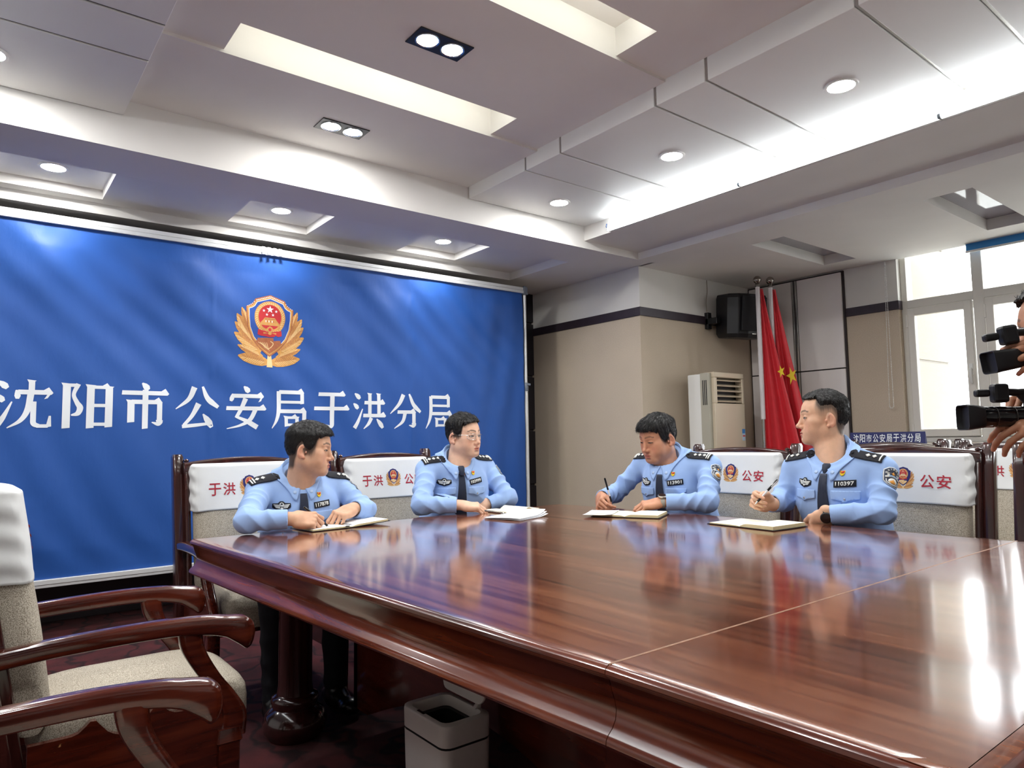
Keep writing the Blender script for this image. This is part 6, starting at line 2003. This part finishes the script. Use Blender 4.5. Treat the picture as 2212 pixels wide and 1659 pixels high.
PENW = mat('pen_clear_white', srgb(225, 226, 228), .25, coat=.4)
def pen(tip, d, L_, lab, silver=False):
    tip = Vector(tip); d = Vector(unit(d))      # d points from tip to top
    e = tag(empty('pen', tip), lab, 'pen', 'pens')
    at_ = lambda t: tip + d * t
    m = MB(); m.tube([at_(0), at_(.003), at_(.014), at_(.020)], [.0006, .0014, .0036, .0040], 12); m.build('tip', CHROME, e, smooth=50)
    m = MB(); m.tube([at_(.020), at_(.05)], [.0048, .0050], 12); m.build('grip', STEEL if silver else BLACKPL, e, smooth=50)
    m = MB(); m.tube([at_(.05), at_(.085)], [.0045, .0045], 12); m.build('barrel', STEEL if silver else PENW, e, smooth=50)
    m = MB(); m.tube([at_(.085), at_(L_ - .004), at_(L_)], [.0050, .0050, .0035], 12); m.build('cap', STEEL if silver else BLACKGL, e, smooth=50)
    sd = d.cross(Vector((0, 0, 1))).normalized()
    m = MB(); m.tube([at_(L_ - .004) + sd * .005, at_(L_ - .004) + sd * .0075, at_(L_ - .045) + sd * .0072], .0012, 6); m.build('clip', CHROME, e, smooth=50)
def pinch(g, side):
    (hs_, tips, RH, ctr), sd = [h for h in g.hands if h[1] == side][0]
    return (tips[0] + tips[4]) / 2
r_im = np.array([.787, -.617, 0]); zz_ = np.array([0, 0, 1.0])
def pen_in_hand(g, dtop, zt, L_, lab, off=(0, 0, 0), back=None):
    p = pinch(g, 'r') + np.array(off); d = unit(dtop)
    t = (p[2] - zt) / d[2] if back is None else back
    pen(p - d * t, d, L_, lab)
_t1 = (pinch(G[0], 'r') + G[0].hands[0][0][1][0]) / 2 + np.array([.006, -.010, .006])
pen(_t1 + np.array([.040, -.016, -.026]), np.array([-.74, -.02, .62]), .160, 'black and silver pen in the right hand of officer 117878')
pen_in_hand(G[2], -r_im * .20 + zz_ * .97 + np.array([-.05, .02, 0]), ZTAB + .018, .150, 'black and white pen writing in the notebook of officer 113901')
#print('TIPS', [np.round(t, 3).tolist() for t in G[0].hands[0][0][1]], [np.round(t, 3).tolist() for t in G[2].hands[0][0][1]], [np.round(t, 3).tolist() for t in G[3].hands[0][0][1]])
pen_in_hand(G[3], r_im * .70 + zz_ * .71, 0, .150, 'black and white pen raised in the hand of officer 110397', back=.045)
pen((2.105, 2.745, .784), (-.30, .95, .06), .135, 'silver pen lying under the fingers of the glasses-wearing officer', True)
# ------------------------------------------------------------------ two camera operators at the right edge
def cam_ray(px, py, d):
    v = _f + _r * ((px - 1106) / 1500.85) - _u * ((py - 829.5) / 1500.85)
    return np.array([0, 0, 1.15]) + np.array(v) * d
rim = np.array([_r.x, _r.y, 0]); fwd = np.array([_f.x, _f.y, 0])
TEE = mat('dark_grey_tee', srgb(58, 60, 66), .9, bump=.2, bscale=20)
JEANS = mat('dark_jeans', srgb(40, 46, 60), .9)
def stand_legs(pel, F, bend=.12):
    F = unit([F[0], F[1], 0]); Rt = np.cross(F, [0, 0, 1.0]); pel = np.array(pel)
    kn = [pel + Rt * s * .11 + F * bend - np.array([0, 0, .42]) for s in (1, -1)]
    an = [np.array([pel[0], pel[1], .10]) + Rt * s * .13 - F * .02 for s in (1, -1)]
    return kn, an
def camcorder(front, aim, lab, hood, body_len=.15, my=.049):
    """aim: direction the lens looks; front: centre of the hood's front"""
    a = Vector(unit(aim)); s_ = a.cross(Vector((0, 0, 1))).normalized(); u_ = s_.cross(a)
    f0 = Vector(front)
    e = tag(empty('camcorder', f0), lab, 'video camera', 'video cameras')
    pt = lambda y, x, z: f0 - a * y + s_ * x + u_ * z
    Rm = Matrix((s_, -a, u_)).transposed()
    hw, hh_, hl = hood
    m = MB()
    rings = []
    for y, k in ((0, 1.0), (.004, 1.02), (hl, .86), (hl + .004, .80)):
        rings.append([pt(y, p[0], p[1]) for p in round_sec(hw * k, hh_ * k, .3)])
    kk = len(rings[0]); vs = [p for r__ in rings for p in r__]; fs = []
    for i in range(3):
        for j in range(kk): fs.append((i * kk + j, i * kk + (j + 1) % kk, (i + 1) * kk + (j + 1) % kk, (i + 1) * kk + j))
    fs.append(tuple(3 * kk + j for j in range(kk)))
    m.add(vs, fs)
    inner = [pt(.012, p[0], p[1]) for p in round_sec(hw * .86, hh_ * .86, .3)]
    front_r = [pt(0, p[0], p[1]) for p in round_sec(hw * .93, hh_ * .93, .3)]
    m.add(rings[0] + front_r, [(j, kk + j, kk + (j + 1) % kk, (j + 1) % kk) for j in range(kk)])
    m.add(front_r + inner, [(j, kk + j, kk + (j + 1) % kk, (j + 1) % kk) for j in range(kk)])
    m.add(inner, [tuple(range(kk))])
    m.build('lens_hood', BLACKPL, e, smooth=40)
    R0 = min(hw, hh_) * .84
    m = MB(); m.lathe([(R0 * .96, 0), (R0, .002), (R0, .030), (R0 * .94, .032), (R0 * .94, .036), (R0 * .98, .038), (R0 * .98, .072), (R0 * .92, .074), (R0 * .92, .078), (R0 * .95, .08), (R0 * .95, .12)], pt(hl, 0, 0), 32, ax=-a)
    m.build('lens_barrel', BLACKGL, e, smooth=30)
    m = MB()
    for y in (.034, .076): m.lathe([(R0 * .985, 0), (R0 * .995, .001), (R0 * .985, .002)], pt(hl + y, 0, 0), 32, ax=-a, caps=False)
    m.build('focus_ring_mark', DARKMETAL, e)
    y1 = hl + .115
    MB().obox(pt(y1 + body_len / 2, 0, .006), (.060, body_len, .075), Rm).build('camera_body', BLACKPL, e, bevel=.008, seg=3)
    MB().obox(pt(my, 0, .061), (.022, .034, .019), Rm).build('microphone', BLACKPL, e, bevel=.006, seg=3)
    MB().obox(pt(my + .040, 0, .060), (.034, .036, .048), Rm).build('shoe_mount', BLACKPL, e, bevel=.007)
    m = MB(); m.tube([pt(my + .05, 0, .064), pt(my + .085, 0, .060), pt(my + .14, 0, .062), pt(my + .22, 0, .060), pt(y1 + body_len - .03, 0, .04)], [.009, .010, .011, .011, .011], 12); m.build('handle', BLACKPL, e, smooth=50)
    m = MB(); m.tube([pt(my + .085, 0, .058), pt(my + .10, 0, .040), pt(my + .115, 0, .022)], .009, 10); m.build('handle_post', BLACKPL, e, smooth=50)
    MB().obox(pt(y1 + .05, -.042, .03), (.008, .07, .045), Rm).build('side_screen', BLACKGL, e, bevel=.003)
    MB().obox(pt(y1 + body_len + .02, 0, .055), (.036, .05, .032), Rm).build('viewfinder', BLACKPL, e, bevel=.006)
    return e
DC = 1.78
camcorder(cam_ray(2079, 902, DC), -rim * .985 + fwd * .17, 'nearer black video camera with a large lens hood, hands around it', (.036, .032, .039))
camcorder(cam_ray(2135, 784, DC - .07), -rim * .97 + fwd * .12 + np.array([0, 0, -.14]), 'farther black video camera held up at the face of its operator', (.034, .027, .074), my=.018, body_len=.06)

CA = dict(label='camera operator with glasses at the right edge, face behind his video camera', group='camera operators',
  face=(-rim * .9 + fwd * .3), pelvis=(2.62, .02, .95), V=cam_ray(2300, 830, 1.80), Np=cam_ray(2350, 800, 1.86), rsh=(2.35, .45, 1.14), lsh=(2.42, .10, 1.12),
  head=cam_ray(2292, 706, DC + .06), look=(-rim * 1.0 + fwd * .06), hpitch=-.06, hroll=0.0, rel=(2.26, .52, .98), lel=(2.26, .16, .98),
  rwr=cam_ray(2350, 800, DC + .12), lwr=cam_ray(2338, 800, DC - .13), rhand=dict(y=(-rim * .95 + np.array([0, 0, .22])), z=(fwd * .55 + np.array([0, 0, .8])), pose='grip'),
  lhand=dict(y=(-rim * .85 + np.array([0, 0, .42])), z=(-fwd * .80 + np.array([0, 0, .55])), pose='rest'), tone=(172, 122, 94), seed=7.7, short=True, shirt_name='tee_shirt', shirt_mat=TEE, trouser_mat=JEANS, res=.0034, sres=.007,
  style=style(front=.078, temple=.066, burn=-.010, tside=.005, ttop=.014, tfront=.004, nstrand=800, flow3=(.3, -.8, 0)))
CB = dict(label='camera operator whose hands reach in from the right edge around the nearer camera', group='camera operators',
  face=(-rim * .9 + fwd * .3), pelvis=(2.28, -.42, .95), V=(2.08, -.15, 1.41), Np=(2.19, -.22, 1.53), rsh=(2.16, .00, 1.34), lsh=(2.00, -.31, 1.34),
  head=(2.08, -.12, 1.56), look=(-rim * .9 + fwd * .3), hpitch=-.2, rel=(2.17, .24, 1.12), lel=(2.02, .0, 1.05),
  rwr=cam_ray(2290, 866, DC + .05), lwr=cam_ray(2292, 916, DC - .06), rhand=dict(y=(-rim * .94 + np.array([0, 0, .20])), z=(fwd * .1 + np.array([0, 0, .98])), pose='grip'),
  lhand=dict(y=(-rim * .97 - np.array([0, 0, .10]) + fwd * .1), z=(-fwd * .72 + np.array([0, 0, .68])), pose='thumbout', s=1.0), tone=(176, 126, 98), seed=8.8, short=True, shirt_name='tee_shirt', shirt_mat=TEE, trouser_mat=JEANS, res=.0034, sres=.008,
  style=style(front=.068, temple=.058, burn=-.010, tside=.006, ttop=.016, tfront=.006, nstrand=400))
for o in (CA, CB):
    o['knees'], o['ankles'] = stand_legs(o['pelvis'], o['face'])
    G.append(build_person(o))
glasses(G[4], mat('dark_rim', srgb(40, 36, 36), .3), MATS['dark_temple'])
